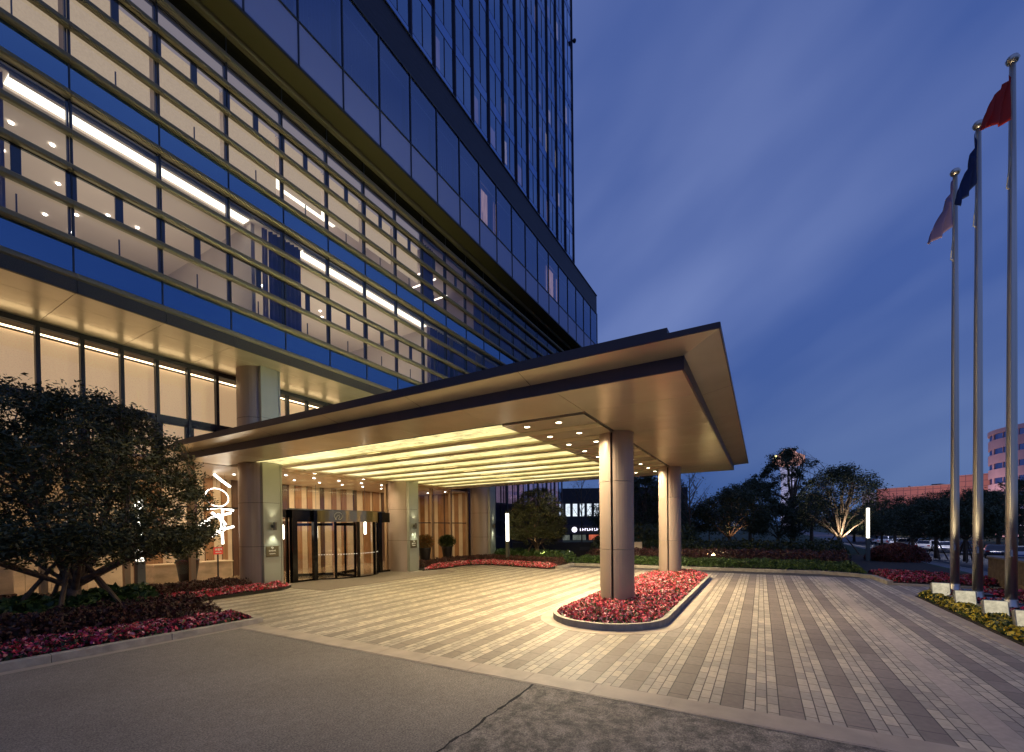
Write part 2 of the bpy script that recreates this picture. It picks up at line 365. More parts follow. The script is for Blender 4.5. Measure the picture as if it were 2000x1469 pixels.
# ------------------------------------------------------------------ ground, roads, paving
def hz(x, y):
    if y >= -7: return -.03
    if y <= -11: return -1.23
    k = (y+7)/-4; k = k*k*(3-2*k); return -.03-1.2*k
xs = [-2500, -400, -60, -20, 0, 10, 20, 26, 30, 36, 44, 60, 90, 160, 400, 3000]
ys = [-3000, -500, -120, -50, -30, -20, -14, -12, -11, -10.5, -10, -9.5, -9, -8.5, -8, -7.5, -7, -4, 0, 10, 30, 90, 400, 3000]
g = MB(); g.v = [(x, y, hz(x, y)) for y in ys for x in xs]; nx = len(xs)
g.f = [(j*nx+i, j*nx+i+1, (j+1)*nx+i+1, (j+1)*nx+i) for j in range(len(ys)-1) for i in range(nx-1)]
tag(g.build('ground', grass_m), kind='structure')
tag(MB().quad((-40, -40, .0), (5.0, -40, .0), (5.0, 9.62, .0), (-40, 9.62, .0)).build('road', asphalt_material('asphalt', True, .225)), kind='structure')
tag(MB().quad((5.2, -9, .004), (20.3, -9, .004), (20.3, 16.2, .004), (5.2, 16.2, .004)).build('forecourt_paving', paver_material()), kind='structure')
tag(MB().quad((20.3, -3.2, .0), (29, -3.2, .0), (29, 16, .0), (20.3, 16, .0)).build('driveway', asphalt_material('driveway_asphalt', False, .08)), kind='structure')
slab_m = M('pale_stone_edging', (.42, .34, .26), .6, noise=(3, .14, 8), bump=(30, .15))
b = MB(); y = -9.0
while y < 9.3:
    b.box(4.93, y+.004, -.05, 5.27, y+.896, .010); y += .9
b.quad((4.9, -9, .006), (5.3, -9, .006), (5.3, 9.4, .006), (4.9, 9.4, .006))
tag(b.build('paving_edge_strip', slab_m), kind='structure')
b = MB(); x = 5.3
while x < 15.7:
    b.box(x+.004, -3.63, -.02, x+.896, -3.42, .012); x += .9
tag(b.build('flower_bed_edge_strip', slab_m), kind='structure')
# thin seam and broken lip between the two asphalt patches
b = MB(); rr = random.Random(3); pts = [(-1+i*.12, 2.52+rr.uniform(-.02, .02)) for i in range(51)]
for i in range(len(pts)-1):
    (xa, ya), (xb, yb) = pts[i], pts[i+1]; w = .008+.014*rr.random()
    b.quad((xa, ya-w, .004), (xb, yb-w, .004), (xb, yb+w, .004), (xa, ya+w, .004))
tag(b.build('asphalt_seam', M('black_seam', (.015, .014, .013), .9)), kind='structure')
tag(MB().quad((-3, 9.36, .004), (5.0, 9.30, .004), (5.0, 9.42, .004), (-3, 9.66, .004)).build('gutter_strip', slab_m), kind='structure')

def kerb_line(name, pts, w, h, m=kerb_m, seg=.9, z0=-.02, closed=False, gap=.006, label=None, cat='kerb'):
    b = MB()
    P = [Vector((p[0], p[1], 0)) for p in pts]
    if closed: P.append(P[0])
    for i in range(len(P)-1):
        d = P[i+1]-P[i]; Ln = d.length; n = max(1, round(Ln/seg)); u = d.normalized(); q = Vector((-u.y, u.x, 0))*w/2
        for k in range(n):
            a = P[i]+u*(Ln*k/n+gap/2); c = P[i]+u*(Ln*(k+1)/n-gap/2)
            b.prism([((a-q).x, (a-q).y), ((c-q).x, (c-q).y), ((c+q).x, (c+q).y), ((a+q).x, (a+q).y)], z0, h)
    o = b.build(name, m, bevel=.008)
    return tag(o, kind='structure')

kerb_line('kerb', [(-4, 9.87), (5.35, 9.47)], .16, .125, seg=1.6)
kerb_line('kerb', [(5.43, 9.50), (5.5, 10.45)], .16, .12)
kerb_line('kerb', [(21.35, 9.0), (21.42, -2.1), (20.9, -3.0), (20.3, -3.55), (18.5, -3.66)], .16, .13, seg=1.2)
kerb_line('kerb', [(18.5, -3.72), (18.4, -5.0), (18.5, -6.6)], .12, .06)
kerb_line('kerb', [(19.35, 8.62), (21.5, 8.55)], .2, .12)

# planting beds: soil sheets
def bed(name, poly, z):
    return tag(MB().prism(poly, -.02, z).build(name, soil), kind='structure')
LP = [(-6, 9.95), (5.35, 9.55), (5.40, 10.5), (5.2, 12.0), (5.9, 13.95), (8.7, 13.9), (9.3, 14.3), (9.3, 16.2), (-6, 16.2)]
MP = [(15.95, 14.05), (17.2, 13.75), (18.8, 13.85), (19.65, 13.3), (19.85, 12.6), (19.55, 11.3), (19.0, 8.95), (19.3, 8.72), (22.6, 8.7), (25.5, 13.6), (25.5, 16.2), (15.95, 16.2)]
bed('planting_soil', LP, .09); bed('planting_soil', MP, .05)
bed('planting_soil', [(21.45, 9), (21.5, -2.1), (21.0, -3.05), (20.3, -3.6), (18.55, -3.72), (18.5, -6.6), (34, -6.9), (34, 9)], .08)
bed('planting_soil', [(15.74, -3.64), (5, -3.64), (5, -6.2), (16.9, -6.2), (16.9, -5.3)], .03)

# ------------------------------------------------------------------ oval island between the canopy columns
def stadium(x0, x1, y0, y1, r, n=9):
    pts = []
    for cx, cy, a0 in ((x1-r, y0+r, -90), (x1-r, y1-r, 0), (x0+r, y1-r, 90), (x0+r, y0+r, 180)):
        for k in range(n): a = R(a0+90*k/(n-1)); pts.append((cx+r*math.cos(a), cy+r*math.sin(a)))
    return pts
IX0, IX1, IY0, IY1 = 8.05, 18.95, 1.66, 4.12
def ring(pout, pin, z0, z1, m, name):
    b = MB(); n = len(pout)
    vs = [(x, y, z0) for x, y in pout]+[(x, y, z1) for x, y in pout]+[(x, y, z1) for x, y in pin]+[(x, y, z0) for x, y in pin]
    fs = []
    for i in range(n):
        j = (i+1) % n
        fs += [(i, j, n+j, n+i), (n+i, n+j, 2*n+j, 2*n+i), (2*n+i, 2*n+j, 3*n+j, 3*n+i)]
    b.add(vs, fs); return b.build(name, m)
tag(ring(stadium(IX0-.28, IX1+.28, IY0-.28, IY1+.28, 1.5), stadium(IX0, IX1, IY0, IY1, 1.22), -.02, .009, slab_m, 'island_edge_paving'), kind='structure')
tag(ring(stadium(IX0, IX1, IY0, IY1, 1.22), stadium(IX0+.11, IX1-.11, IY0+.11, IY1-.11, 1.11), -.02, .14, kerb_m, 'island_kerb'), kind='structure')
tag(MB().prism(stadium(IX0+.12, IX1-.12, IY0+.12, IY1-.12, 1.1), -.02, .11).build('island_soil', soil), kind='structure')

# ------------------------------------------------------------------ flower beds and low planting (uncountable: stuff)
def planting(name, label, cat, poly, n, z0, h, size, m, seed, aspect=.6, mound=0.0, cut=None, clump=.22):
    p = pts_in(poly, n, seed); g = np.random.default_rng(seed)
    nx = np.sin(p[:, 0]*2*PI/clump*.37+seed)*np.sin(p[:, 1]*2*PI/clump*.31+seed*2)+np.sin(p[:, 0]*9.1+p[:, 1]*5.3+seed)*.7
    z = z0 + h*(1-g.uniform(0, 1, n)**2*.75)*(1+.16*nx)
    if mound:
        # height falls to the edge
        d = np.full(n, 9.0); m2 = len(poly)
        for i in range(m2):
            a = np.array(poly[i]); c = np.array(poly[(i+1) % m2]); ab = c-a; t = np.clip(((p-a)@ab)/(ab@ab), 0, 1); q = a+t[:, None]*ab; d = np.minimum(d, np.linalg.norm(p-q, axis=1))
        z = z0+(z-z0)*np.clip(.35+d/mound, 0, 1)
    if cut:
        k = np.ones(n, bool)
        for cx, cy, cr_ in cut: k &= (np.hypot(p[:, 0]-cx, p[:, 1]-cy) > cr_)
        p = p[k]; z = z[k]
    cx, cy = np.mean([q[0] for q in poly]), np.mean([q[1] for q in poly])
    o = leaves(name, np.column_stack([p, z]), size, m, aspect=aspect, seed=seed, loc=(cx, cy, 0))
    return tag(o, label, cat, kind='stuff')

isl = stadium(IX0+.10, IX1-.10, IY0+.10, IY1-.10, 1.1, 6)
planting('flower_bed', 'bright pink and red flowers filling the oval island round the canopy columns', 'flowers', isl, 34000, .10, .17, .062, petal_red, 11, .75, .5, [(10.6, 3.1, .4), (17.75, 3.1, .4)])
planting('flower_foliage', 'green leaves showing between the pink island flowers', 'foliage', isl, 12000, .08, .13, .09, leaf_green, 12, .5, .5, [(10.6, 3.1, .4), (17.75, 3.1, .4)])
# left bed: rows from the kerb towards the glass wall
planting('flower_bed', 'low row of crimson flowers along the kerb beside the asphalt', 'flowers', [(-5, 9.98), (5.3, 9.6), (5.36, 10.3), (3.0, 10.75), (-5, 11.0)], 17000, .1, .16, .075, petal_dark, 13, .75, .25)
planting('flower_foliage', 'dark leaves under the crimson kerb side flowers', 'foliage', [(-5, 9.98), (5.3, 9.6), (5.36, 10.3), (3.0, 10.75), (-5, 11.0)], 7000, .08, .13, .09, leaf_m, 14, .5, .25)
planting('shrub_bed', 'dark maroon leafy shrubs behind the crimson flower row', 'shrubs', [(-5, 10.95), (3.0, 10.7), (5.15, 10.45), (5.1, 11.8), (2.5, 11.9), (-5, 12.1)], 20000, .12, .42, .085, leaf_red, 15, .5, .3)
planting('shrub_bed', 'green broad leafed shrubs at the foot of the large round tree', 'shrubs', [(-5, 11.9), (2.5, 11.8), (4.6, 11.8), (4.9, 13.2), (-5, 13.6)], 14000, .12, .55, .17, leaf_green, 16, .55, .3)
planting('flower_bed', 'red flowers in front of the entrance column at the left', 'flowers', [(5.3, 14.0), (8.75, 13.95), (9.2, 14.3), (8.4, 14.38), (5.0, 14.75), (4.6, 13.6), (5.0, 12.6), (5.4, 13.9)], 9500, .1, .17, .08, petal_red, 17, .75, .2)
planting('shrub_bed', 'reddish brown shrubs between the red flowers and the lobby glass', 'shrubs', [(4.4, 14.2), (8.2, 14.35), (7.6, 15.6), (2, 15.8), (1, 14.5)], 12000, .1, .36, .09, leaf_red, 18, .5, .3)
planting('flower_bed', 'coral red flowers edging the bed right of the revolving door', 'flowers', [(16.0, 14.05), (17.2, 13.75), (18.8, 13.85), (19.6, 13.3), (19.8, 12.6), (19.5, 11.3), (19.0, 8.95), (19.9, 8.85), (20.3, 11.0), (20.7, 13.2), (19.4, 14.3), (17.0, 14.5)], 13000, .06, .18, .09, petal_red, 19, .75, .25)
planting('shrub_bed', 'brown red shrubs under the small round tree and dark pots', 'shrubs', [(16.3, 14.5), (19.4, 14.3), (20.7, 13.2), (20.3, 11.0), (19.9, 8.85), (21.2, 8.8), (21.6, 11.5), (22.4, 14.3), (20.5, 15.4), (16.4, 15.4)], 12000, .06, .34, .10, leaf_red, 20, .5, .3)
planting('shrub_bed', 'green leafy shrubs round the trunk of the small round tree', 'shrubs', [(21.0, 8.8), (22.5, 8.8), (25.2, 13.6), (24.5, 15), (22.4, 14.3), (21.6, 11.5)], 8000, .06, .55, .16, leaf_green, 21, .5, .3)
# far hedge bands behind the driveway kerb
planting('low_hedge', 'low green hedge directly behind the driveway kerb', 'hedge', [(21.55, 8.6), (21.6, -2.1), (21.1, -3.0), (20.6, -3.4), (22.4, -3.4), (23.0, -1.5), (23.0, 8.6)], 20000, .08, .36, .10, leaf_green, 22, .5, .3)
planting('maroon_hedge', 'clipped maroon hedge band behind the low green hedge', 'hedge', [(23.0, 8.6), (23.0, -3.3), (25.2, -3.6), (25.4, 8.6)], 16000, .1, .62, .11, leaf_red, 23, .5, .3)
planting('low_hedge', 'taller dark green hedge in front of the far trees', 'hedge', [(25.3, 8.6), (25.2, -3.6), (28.5, -4.0), (29, 8.6)], 14000, .1, .95, .15, leaf_m, 24, .5, .5)
planting('low_hedge', 'tall dark hedge mass under the canopy end beside the stone marker', 'hedge', [(26.5, 9.6), (26.5, 3.2), (30.5, 3.2), (31.5, 9.6)], 9000, .1, 1.75, .2, leaf_far, 25, .5, .7)
# right hand beds
planting('flower_bed', 'dim red flowers along the footpath right of the driveway corner', 'flowers', [(20.3, -3.75), (18.65, -3.85), (18.6, -6.4), (20.0, -6.6), (21.4, -5.0), (21.6, -3.6)], 9000, .08, .17, .085, petal_dark, 26, .75, .25)
planting('flower_bed', 'yellow and cream flowers along the stone edging by the flagpoles', 'flowers', [(15.65, -3.68), (5, -3.68), (5, -4.15), (12.5, -4.2), (15.9, -3.95)], 9000, .04, .15, .085, petal_yel, 27, .8, .15)
planting('flower_foliage', 'green leaves under the yellow flagpole flowers', 'foliage', [(15.65, -3.68), (5, -3.68), (5, -4.15), (12.5, -4.2), (15.9, -3.95)], 5000, .04, .12, .09, leaf_green, 28, .5, .15)
planting('flower_bed', 'crimson flowers between the floodlights and the dark plinths', 'flowers', [(16.1, -3.95), (12.5, -4.2), (5, -4.15), (5, -6.1), (16.8, -6.1), (16.9, -5.3)], 11000, .05, .17, .08, petal_dark, 29, .75, .15,
         [(16.3, -4.7, .5), (14.9, -4.7, .5), (13.6, -4.7, .5)])

# ================================================================== HOTEL PODIUM
YG, YF, YP, YU = 16.27, 13.54, 13.68, 12.74
BM = 1.711; MX = [3.72+BM*k for k in range(-4, 21)]; XA, XB = MX[0], MX[-1]
H = thing('hotel_podium', (10, 16, 0), 'lower hotel block with lit beige rooms, olive horizontal fins and glazed lobby under its soffit', 'building')
pane_m = glass('clear_pane', (.93, .95, .97), .05, .62, (.75, .85, 1.0))
pane_up = glass('blue_coated_pane', (.70, .74, .88), .26, .85, (.62, .76, 1.0))
lobby_pane = glass('lobby_pane', (.97, .97, .95), .03, .5)
span_m = mirror_glass('blue_spandrel_glass', (.008, .026, .075), (.26, .46, .70), .62, .04, .06)
recess_m = mirror_glass('dark_recess_glass', (.012, .012, .008), (.18, .18, .12), .35, .12)
white_span = mirror_glass('pale_lilac_spandrel_glass', (.36, .36, .44), (.55, .58, .75), .35, .12, .05)
parapet_m = M('dark_louvre_parapet', (.022, .022, .038), .5, .2, noise=(2, .3, 4, (1, 1, 12)), bump=(6, .4, (.5, 1, 10)))
blind_m = E('backlit_beige_blind', (.56, .42, .28), .78, (26, .10, (1, 1, 1)))
blind_warm = M('backlit_peach_blind', (.62, .48, .34), .9, emit=((.78, .50, .27), .60), noise=(30, .12))
ceil_m = M('room_ceiling_plaster', (.72, .62, .54), .85)
wallr_m = M('room_wall', (.55, .48, .43), .8)
curt_m = M('blue_curtain', (.11, .11, .30), .85, noise=(1, .1))
curt_lit = M('lilac_curtain', (.42, .33, .42), .8)
cove_em = E('cove_light', (1, .90, .72), 2.2)
pendant_em = E('pendant_light', (1, .82, .66), 4.0)
dl_em = E('small_downlight', (1, .92, .8), 12)

# floor 0 soffit and fascia
def panel_grid(x0, x1, y0, y1, z, nx, ny, gap=.012):
    b = MB()
    for i in range(nx):
        for j in range(ny):
            xa, xb = x0+(x1-x0)*i/nx, x0+(x1-x0)*(i+1)/nx; ya, yb = y0+(y1-y0)*j/ny, y0+(y1-y0)*(j+1)/ny
            b.box(xa+gap/2, ya+gap/2, z, xb-gap/2, yb-gap/2, z+.03)
    return b
panel_grid(XA, XB, YF+.02, YG-.03, 7.50, 24, 3).build('soffit', bronze, H)
MB().box(XA, YF+.02, 7.54, XB, YG-.03, 7.60).build('soffit_backing', bronze_seam, H)
b = MB()
for k in range(24): b.box(MX[k]+.006, YF-.05, 7.47, MX[k+1]-.006, YF+.015, 7.765)
b.build('fascia', M('perforated_dark_fascia', (.07, .06, .04), .5, .4, noise=(90, .5)), H)
def fin(z0, z1, y0, y1, name='fin'):
    b = MB()
    for k in range(24):
        xa, xb = MX[k]+.004, MX[k+1]-.004
        b.prism([(0, 0)], 0, 0, False) if False else None
        h = z1-z0
        sec = [(y0, z0+h*.25), (y0, z0+h*.8), (y0+.03, z1), (y1, z1), (y1, z0), (y0+.04, z0)]
        n = len(sec); vs = [(xa, y, z) for y, z in sec]+[(xb, y, z) for y, z in sec]
        b.add(vs, [(i, i+n, (i+1) % n+n, (i+1) % n) for i in range(n)]+[tuple(range(n)), tuple(range(2*n-1, n-1, -1))])
    return b.build(name, fin_metal, H)
fin(7.775, 7.93, YF-.06, YP-.01, 'sill_beam')
for z in (8.62, 9.45, 10.26, 11.05): fin(z, z+.155, YF, YP-.01)
fin(11.93, 12.07, YF-.02, YP-.01, 'head_beam')
for z in (12.73, 13.49, 14.30, 15.10): fin(z, z+.155, YF, YP-.01)
fin(15.87, 16.04, YF-.04, YP-.01, 'head_beam')
fin(16.62, 16.80, YF-.06, YP-.01, 'head_beam')
for k in range(24):
    xa, xb = MX[k]+.014, MX[k+1]-.014
    for z0, z1, m_, nm in ((7.93, 8.70, span_m, 'spandrel_panel'), (12.07, 12.80, span_m, 'spandrel_panel'), (16.04, 16.62, recess_m, 'recess_panel')):
        MB().box(xa, YP, z0, xb, YP+.03, z1).build(nm, m_, H)
    for fl, (z0, z1, za, zb) in enumerate(((8.70, 11.93, 9.56, 10.30), (12.80, 15.87, 14.42, 15.13))):
        b = MB()
        b.box(xa, YP+.04, z0, xa+.035, YP+.12, z1); b.box(xb-.035, YP+.04, z0, xb, YP+.12, z1)
        b.box(xa, YP+.04, z1-.04, xb, YP+.12, z1); b.box(xa, YP+.04, z0, xb, YP+.12, z0+.04)
        for (a, c) in ((xa, (xa+xb)/2), ((xa+xb)/2, xb)):       # two opening lights per bay
            b.box(a, YP+.004, za, a+.075, YP+.06, zb); b.box(c-.075, YP+.004, za, c, YP+.06, zb)
            b.box(a, YP+.004, zb-.06, c, YP+.06, zb); b.box(a, YP+.004, za, c, YP+.06, za+.04)
        if fl == 0 or k < 12: b.box((xa+xb)/2-.012, YP+.05, z0+.04, (xa+xb)/2+.012, YP+.08, z0+.55)
        w = b.build('window', frame_dark, H)
        MB().quad((xa, YP, z0), (xb, YP, z0), (xb, YP, z1), (xa, YP, z1)).build('pane', pane_m, w)
for k in range(25):
    MB().box(MX[k]-.013, YP-.025, 7.80, MX[k]+.013, YP+.03, 16.6).build('mullion', frame_dark, H)

# rooms behind the glass, two storeys
def box_in(b, x0, y0, z0, x1, y1, z1): b.box(x0, y0, z0, x1, y1, z1)
b = MB(); b.box(XA, YP+.06, 7.95, XB, 22, 8.55); b.box(XA, YP+.06, 12.0, XB, 22, 12.6); b.box(XA, YP+.06, 15.93, XB, 22, 16.5); b.build('floor_slab', M('slab', (.3, .28, .26), .9), H)
MB().box(XA+.05, YP+.25, 11.90, XB-.05, 21, 11.96).build('room_ceiling', ceil_m, H)
MB().box(XA+.05, YP+.25, 15.84, XB-.05, 21, 15.90).build('room_ceiling', ceil_m, H)
MB().box(XA, 20.4, 8.55, XB, 20.5, 16.0).build('room_wall', wallr_m, H)
b = MB()
for x, z0, z1 in ((8.05, 8.55, 11.9), (16.6, 8.55, 11.9), (15.3, 12.6, 15.84), (21.5, 12.6, 15.84)): b.box(x, YP+.5, z0, x+.12, 20.4, z1)
b.build('partition', wallr_m, H)
for x0, x1 in ((2.85, 7.95), (9.75, 16.4)):
    MB().box(x0, 13.98, 11.875, x1, 14.38, 11.898).build('cove_light', cove_em, H)
    b = MB(); b.box(x0, 14.39, 11.82, x1, 14.47, 11.898); b.box(x0, 13.88, 11.82, x1, 13.97, 11.898); b.build('cove_trim', ceil_m, H)
MB().box(8.9, 16.2, 15.81, 13.3, 16.9, 15.835).build('cove_light', cove_em, H)
MB().box(8.18, 14.6, 9.0, 8.22, 14.68, 11.8).build('wall_light', cove_em, H)
for x0, y in ((3.2, 15.6), (3.9, 15.6), (3.3, 16.9), (4.4, 17.2), (4.9, 16.2), (5.6, 17.6), (5.1, 18.4), (6.6, 16.4), (6.3, 17.5), (6.9, 18.0), (9.9, 17), (10.3, 17.4), (11.2, 17.1), (11.6, 17.5), (10.2, 18.8), (10.8, 19.2), (12.8, 17.2), (13.2, 17.6), (4.6, 19.2), (5.3, 19.6)):
    MB().lathe([(.045, 0), (.045, .02)], (x0, y, 11.875), 10).build('ceiling_downlight', dl_em, H)
def curtain(x0, x1, y, z0, z1, m, amp=.05, wl=.16, name='curtain', parent=H, seed=1):
    b = MB(); n = max(8, int((x1-x0)/wl*6)); rr = random.Random(seed); ph = rr.random()*6
    vs = []
    for i in range(n+1):
        x = x0+(x1-x0)*i/n; yy = y+amp*math.sin((x-x0)/wl*2*PI+ph+1.2*math.sin(x*2.1))
        vs += [(x, yy, z0), (x, yy, z1)]
    b.add(vs, [(2*i, 2*i+2, 2*i+3, 2*i+1) for i in range(n)])
    return b.build(name, m, parent, smooth=True)
for i, (x0, x1) in enumerate(((-3.0, 2.6), (8.5, 9.65), (16.5, 17.0), (17.1, 18.0), (18.4, 20.4), (21, 24), (25, 29), (30, 37))):
    curtain(x0, x1, 13.98, 8.6, 11.86, curt_m if i != 1 else curt_m, seed=i)
for i, x0 in enumerate((2.6, 8.3, 16.3)): curtain(x0, x0+.16, 14.0, 8.6, 11.86, curt_lit, .04, .09, seed=20+i)
for i, (x0, x1) in enumerate(((16.2, 16.9), (20.5, 22), (23, 26), (28, 31), (33, 36))): curtain(x0, x1, 14.1, 12.7, 15.8, curt_m, seed=40+i)
for k in range(0, 11):
    xa, xb = MX[k]+.03, MX[k+1]-.10
    z0 = 12.85 if k < 7 else 13.5
    MB().box(xa, 13.90, z0, xb, 13.91, 15.12).build('roller_blind', blind_m, H)
    MB().box(xa, 13.86, 15.12, MX[k+1]-.03, 13.98, 15.84).build('blind_pelmet', E('lilac_pelmet_glow', (.40, .34, .35), .55) if k == 0 else bpy.data.materials['lilac_pelmet_glow'], H)  # lit look of the pelmet is put into its material as emission
for i, (x, y0, y1) in enumerate(((17.4, 15.2, 18.5), (18.2, 15.0, 19), (19.8, 15.5, 18), (16.6, 16, 17.5))):
    MB().box(x, y0, 15.3, x+.06, y1, 15.34).build('pendant_light', pendant_em, H)
area('room_up_fill', (5.2, 16.6, 8.75), (5.2, 16.6, 12), 78, (1, .84, .62), 4.2, 4.0, H)  # unseen up-facing fills added at floor level to light the ceilings
area('room_up_fill', (12.9, 16.6, 8.75), (12.9, 16.6, 12), 125, (1, .85, .62), 6.4, 4.0, H)
area('room_up_fill', (11.0, 16.8, 12.8), (11, 16.8, 16), 80, (1, .86, .70), 4.0, 3.6, H)
area('room_up_fill', (17, 17.0, 12.8), (17, 17, 16), 9, (.9, .7, .9), 6, 4, H)

# upper overhanging storey
b = MB(); b.box(XA, YU+.03, 16.80, XB, 22, 16.84); b.build('soffit', M('olive_soffit', (.13, .11, .045), .5, .2), H)
MB().box(XA, YU-.01, 16.78, XB, YU+.05, 16.86).build('edge_trim', frame_dark, H)
for k in range(24):
    xa, xb = MX[k]+.012, MX[k+1]-.012
    MB().box(xa, YU, 16.86, xb, YU+.04, 18.24).build('pale_panel', white_span, H)
    b = MB(); b.box(xa+.02, YU+.05, 20.35, xb-.2, YU+.09, 20.41); b.box(xb-.09, YU+.03, 18.28, xb-.03, YU+.10, 21.08); b.box(xa, YU+.03, 21.04, xb, YU+.1, 21.10); b.box(xa, YU+.03, 18.26, xb, YU+.1, 18.30)
    b.box(xa+.45, YU+.10, 18.3, xa+.465, YU+.12, 18.9)
    w = b.build('window', M('lilac_frame', (.55, .55, .62), .4, .2) if k == 0 else bpy.data.materials['lilac_frame'], H)
    MB().quad((xa, YU+.01, 18.28), (xb, YU+.01, 18.28), (xb, YU+.01, 21.09), (xa, YU+.01, 21.09)).build('pane', pane_up, w)
    if k not in (5,): curtain(xa+.02, xb-.15, YU+.35, 18.28, 21.05, curt_m, .045, .15, parent=w, seed=60+k)
b = MB()
for k in range(25): b.box(MX[k]-.018, YU-.035, 16.84, MX[k]+.018, YU+.03, 21.12)
b.build('mullions', frame_dark, H)
b = MB(); b.box(XA, YU-.03, 18.23, XB, YU-.002, 18.28); b.box(XA, YU-.045, 21.09, XB, YU-.002, 21.15); b.build('transom', frame_dark, H)
b = MB(); b.box(XA, YU+.02, 21.15, XB, YU+.3, 22.78); b.box(XB-.3, YU+.3, 21.15, XB, 22, 22.78); b.build('parapet', parapet_m, H)
MB().box(XA, YU-.03, 22.78, XB+.03, YU+.4, 22.83).build('coping', frame_dark, H)
lit_pink = E('lit_curtain_pink', (.75, .45, .36), .55, (3, .4, (3, 1, .4)))
for x0, x1, z0, z1 in ((MX[18]+.05, MX[18]+1.2, 18.4, 20.3), (MX[19]+.03, MX[19]+.3, 18.4, 20.2), (MX[13]+.5, MX[13]+1.1, 18.35, 20.2), (MX[14]+.05, MX[14]+.35, 18.4, 20.3)):
    MB().box(x0, YU+.2, z0, x1, YU+.21, z1).build('lit_curtain', lit_pink, H)
MB().box(MX[5]+.05, YU+.4, 18.3, MX[6]-.1, YU+.42, 21.0).build('lit_curtain', E('lit_room_cream', (.8, .6, .4), .8, (2, .3, (1, 1, 1))), H)
b = MB(); b.box(XB-.1, YP+.1, 7.6, XB, 22, 16.8); b.box(XB-.1, YU+.05, 16.84, XB, 22, 21.15); b.box(XA, 21.9, 0, XB, 22.1, 22.7); b.box(XA-.1, YU+.05, 7.6, XA, 22, 22.7); b.build('side_wall', M('dark_blue_side_wall', (.05, .055, .08), .4, .3), H)
MB().box(XA, YU+.3, 22.5, XB, 22, 22.6).build('roof', M('roof_deck', (.05, .05, .05), .9), H)

# lobby glass wall (ground floor)
SX = [3.69+.8555*k for k in range(-6, 12)]
b = MB(); b.box(XA, YG-.06, 7.36, 23, YG+.06, 7.5); b.build('window_head', frame_dark, H)
for k in range(len(SX)-1):
    xa, xb = SX[k]+.045, SX[k+1]-.045
    b = MB(); b.box(xa-.045, YG-.08, 4.35, xa, YG+.06, 7.36)
    b.box(xa, YG-.05, 5.50, xb, YG+.05, 5.68); 
    b.box(xa, YG-.04, 4.35, xa+.08, YG+.04, 5.5); b.box(xb-.08, YG-.04, 4.35, xb, YG+.04, 5.5); b.box(xa, YG-.04, 5.42, xb, YG+.04, 5.5)
    b.box(xb, YG-.08, 4.35, xb+.044, YG+.06, 7.36)
    w = b.build('lobby_window', frame_dark, H)
    MB().quad((xa, YG, 4.35), (xb, YG, 4.35), (xb, YG, 7.36), (xa, YG, 7.36)).build('pane', lobby_pane, w)
    MB().box(xa-.04, YG+.16, 4.4, xb+.04, YG+.165, 7.16).build('roller_blind', blind_warm, w)
    MB().box(xa+.01, YG+.07, 7.20, xb-.01, YG+.10, 7.24).build('light_bar', E('blind_light_bar', (1, .76, .46), 5.5) if k == 0 else bpy.data.materials['blind_light_bar'], w)
beige_mull = M('warm_beige_mullion', (.42, .28, .16), .45, .3)
ML = [3.69+1.711*k-.0 for k in range(-3, 12)]
for i, x in enumerate(ML):
    if 9.6 < x < 15.3: continue
    MB().box(x-.07, YG-.12, .0, x+.07, YG+.04, 4.35).build('lobby_mullion', beige_mull, H)
for i in range(len(ML)-1):
    xa, xb = ML[i]+.07, ML[i+1]-.07
    if xa > 22: break
    zt = 2.80 if xa < 15 else 2.33
    w = MB().box(xa, YG-.03, zt, xb, YG+.03, zt+.05).build('lobby_window', frame_dark, H) if not (9.0 < xa < 15.2) else MB().box(xa-.1, YG-.03, 2.84, xb+.1, YG+.03, 2.9).build('lobby_window', frame_dark, H)
    z0 = .06 if not (9.9 < xa < 15.2) else 2.9
    MB().quad((xa, YG-.01, z0), (xb, YG-.01, z0), (xb, YG-.01, 4.33), (xa, YG-.01, 4.33)).build('pane', lobby_pane, w)
# lobby interior
MB().box(XA, 15.4, -.02, 22.9, 21.9, .02).build('lobby_floor', M('polished_stone_floor', (.45, .35, .24), .12, noise=(1.2, .25)), H)
lc = M('lobby_ceiling_panel', (.75, .62, .46), .35, .1)
MB().box(XA, YG+.05, 4.30, 22.9, 21.9, 4.36).build('lobby_ceiling', lc, H)
MB().box(XA, 19.0, 4.36, 22.9, 19.1, 7.5).build('lobby_upper_wall', wallr_m, H)
wood = M('wood_panel', (.36, .19, .085), .4, noise=(2.5, .25, 5, (9, 1, .6))); wood_d = M('dark_wood_panel', (.10, .05, .03), .35, noise=(3, .3, 5, (8, 1, .6)))
cream = M('cream_wall_panel', (.78, .64, .44), .5, noise=(2, .1)); marble = M('veined_marble', (.70, .55, .38), .25, noise=(1.6, .3, 9, (1, 1, 2)))
x = XA; i = 0; rr = random.Random(5)
while x < 22.8:
    if x < 8.2: w_, m_ = rr.choice((.9, 1.3, .6)), rr.choice((marble, marble, cream, wood))
    else: w_ = rr.choice((.22, .34, .5, .28)); m_ = (wood, cream, wood_d, cream, wood, cream)[i % 6]
    w_ = min(w_, 22.85-x)
    if w_ <= .02: break
    MB().box(x+.004, 20.6-(.08 if m_ in (wood, wood_d) else 0), .02, x+w_-.004, 20.8, 4.3).build('wall_panel', m_, H); x += w_; i += 1
MB().box(22.8, YG+.1, 0, 22.95, 21.9, 7.5).build('lobby_end_wall', wood_d, H)
yy_ = YG+.12; i_ = 0
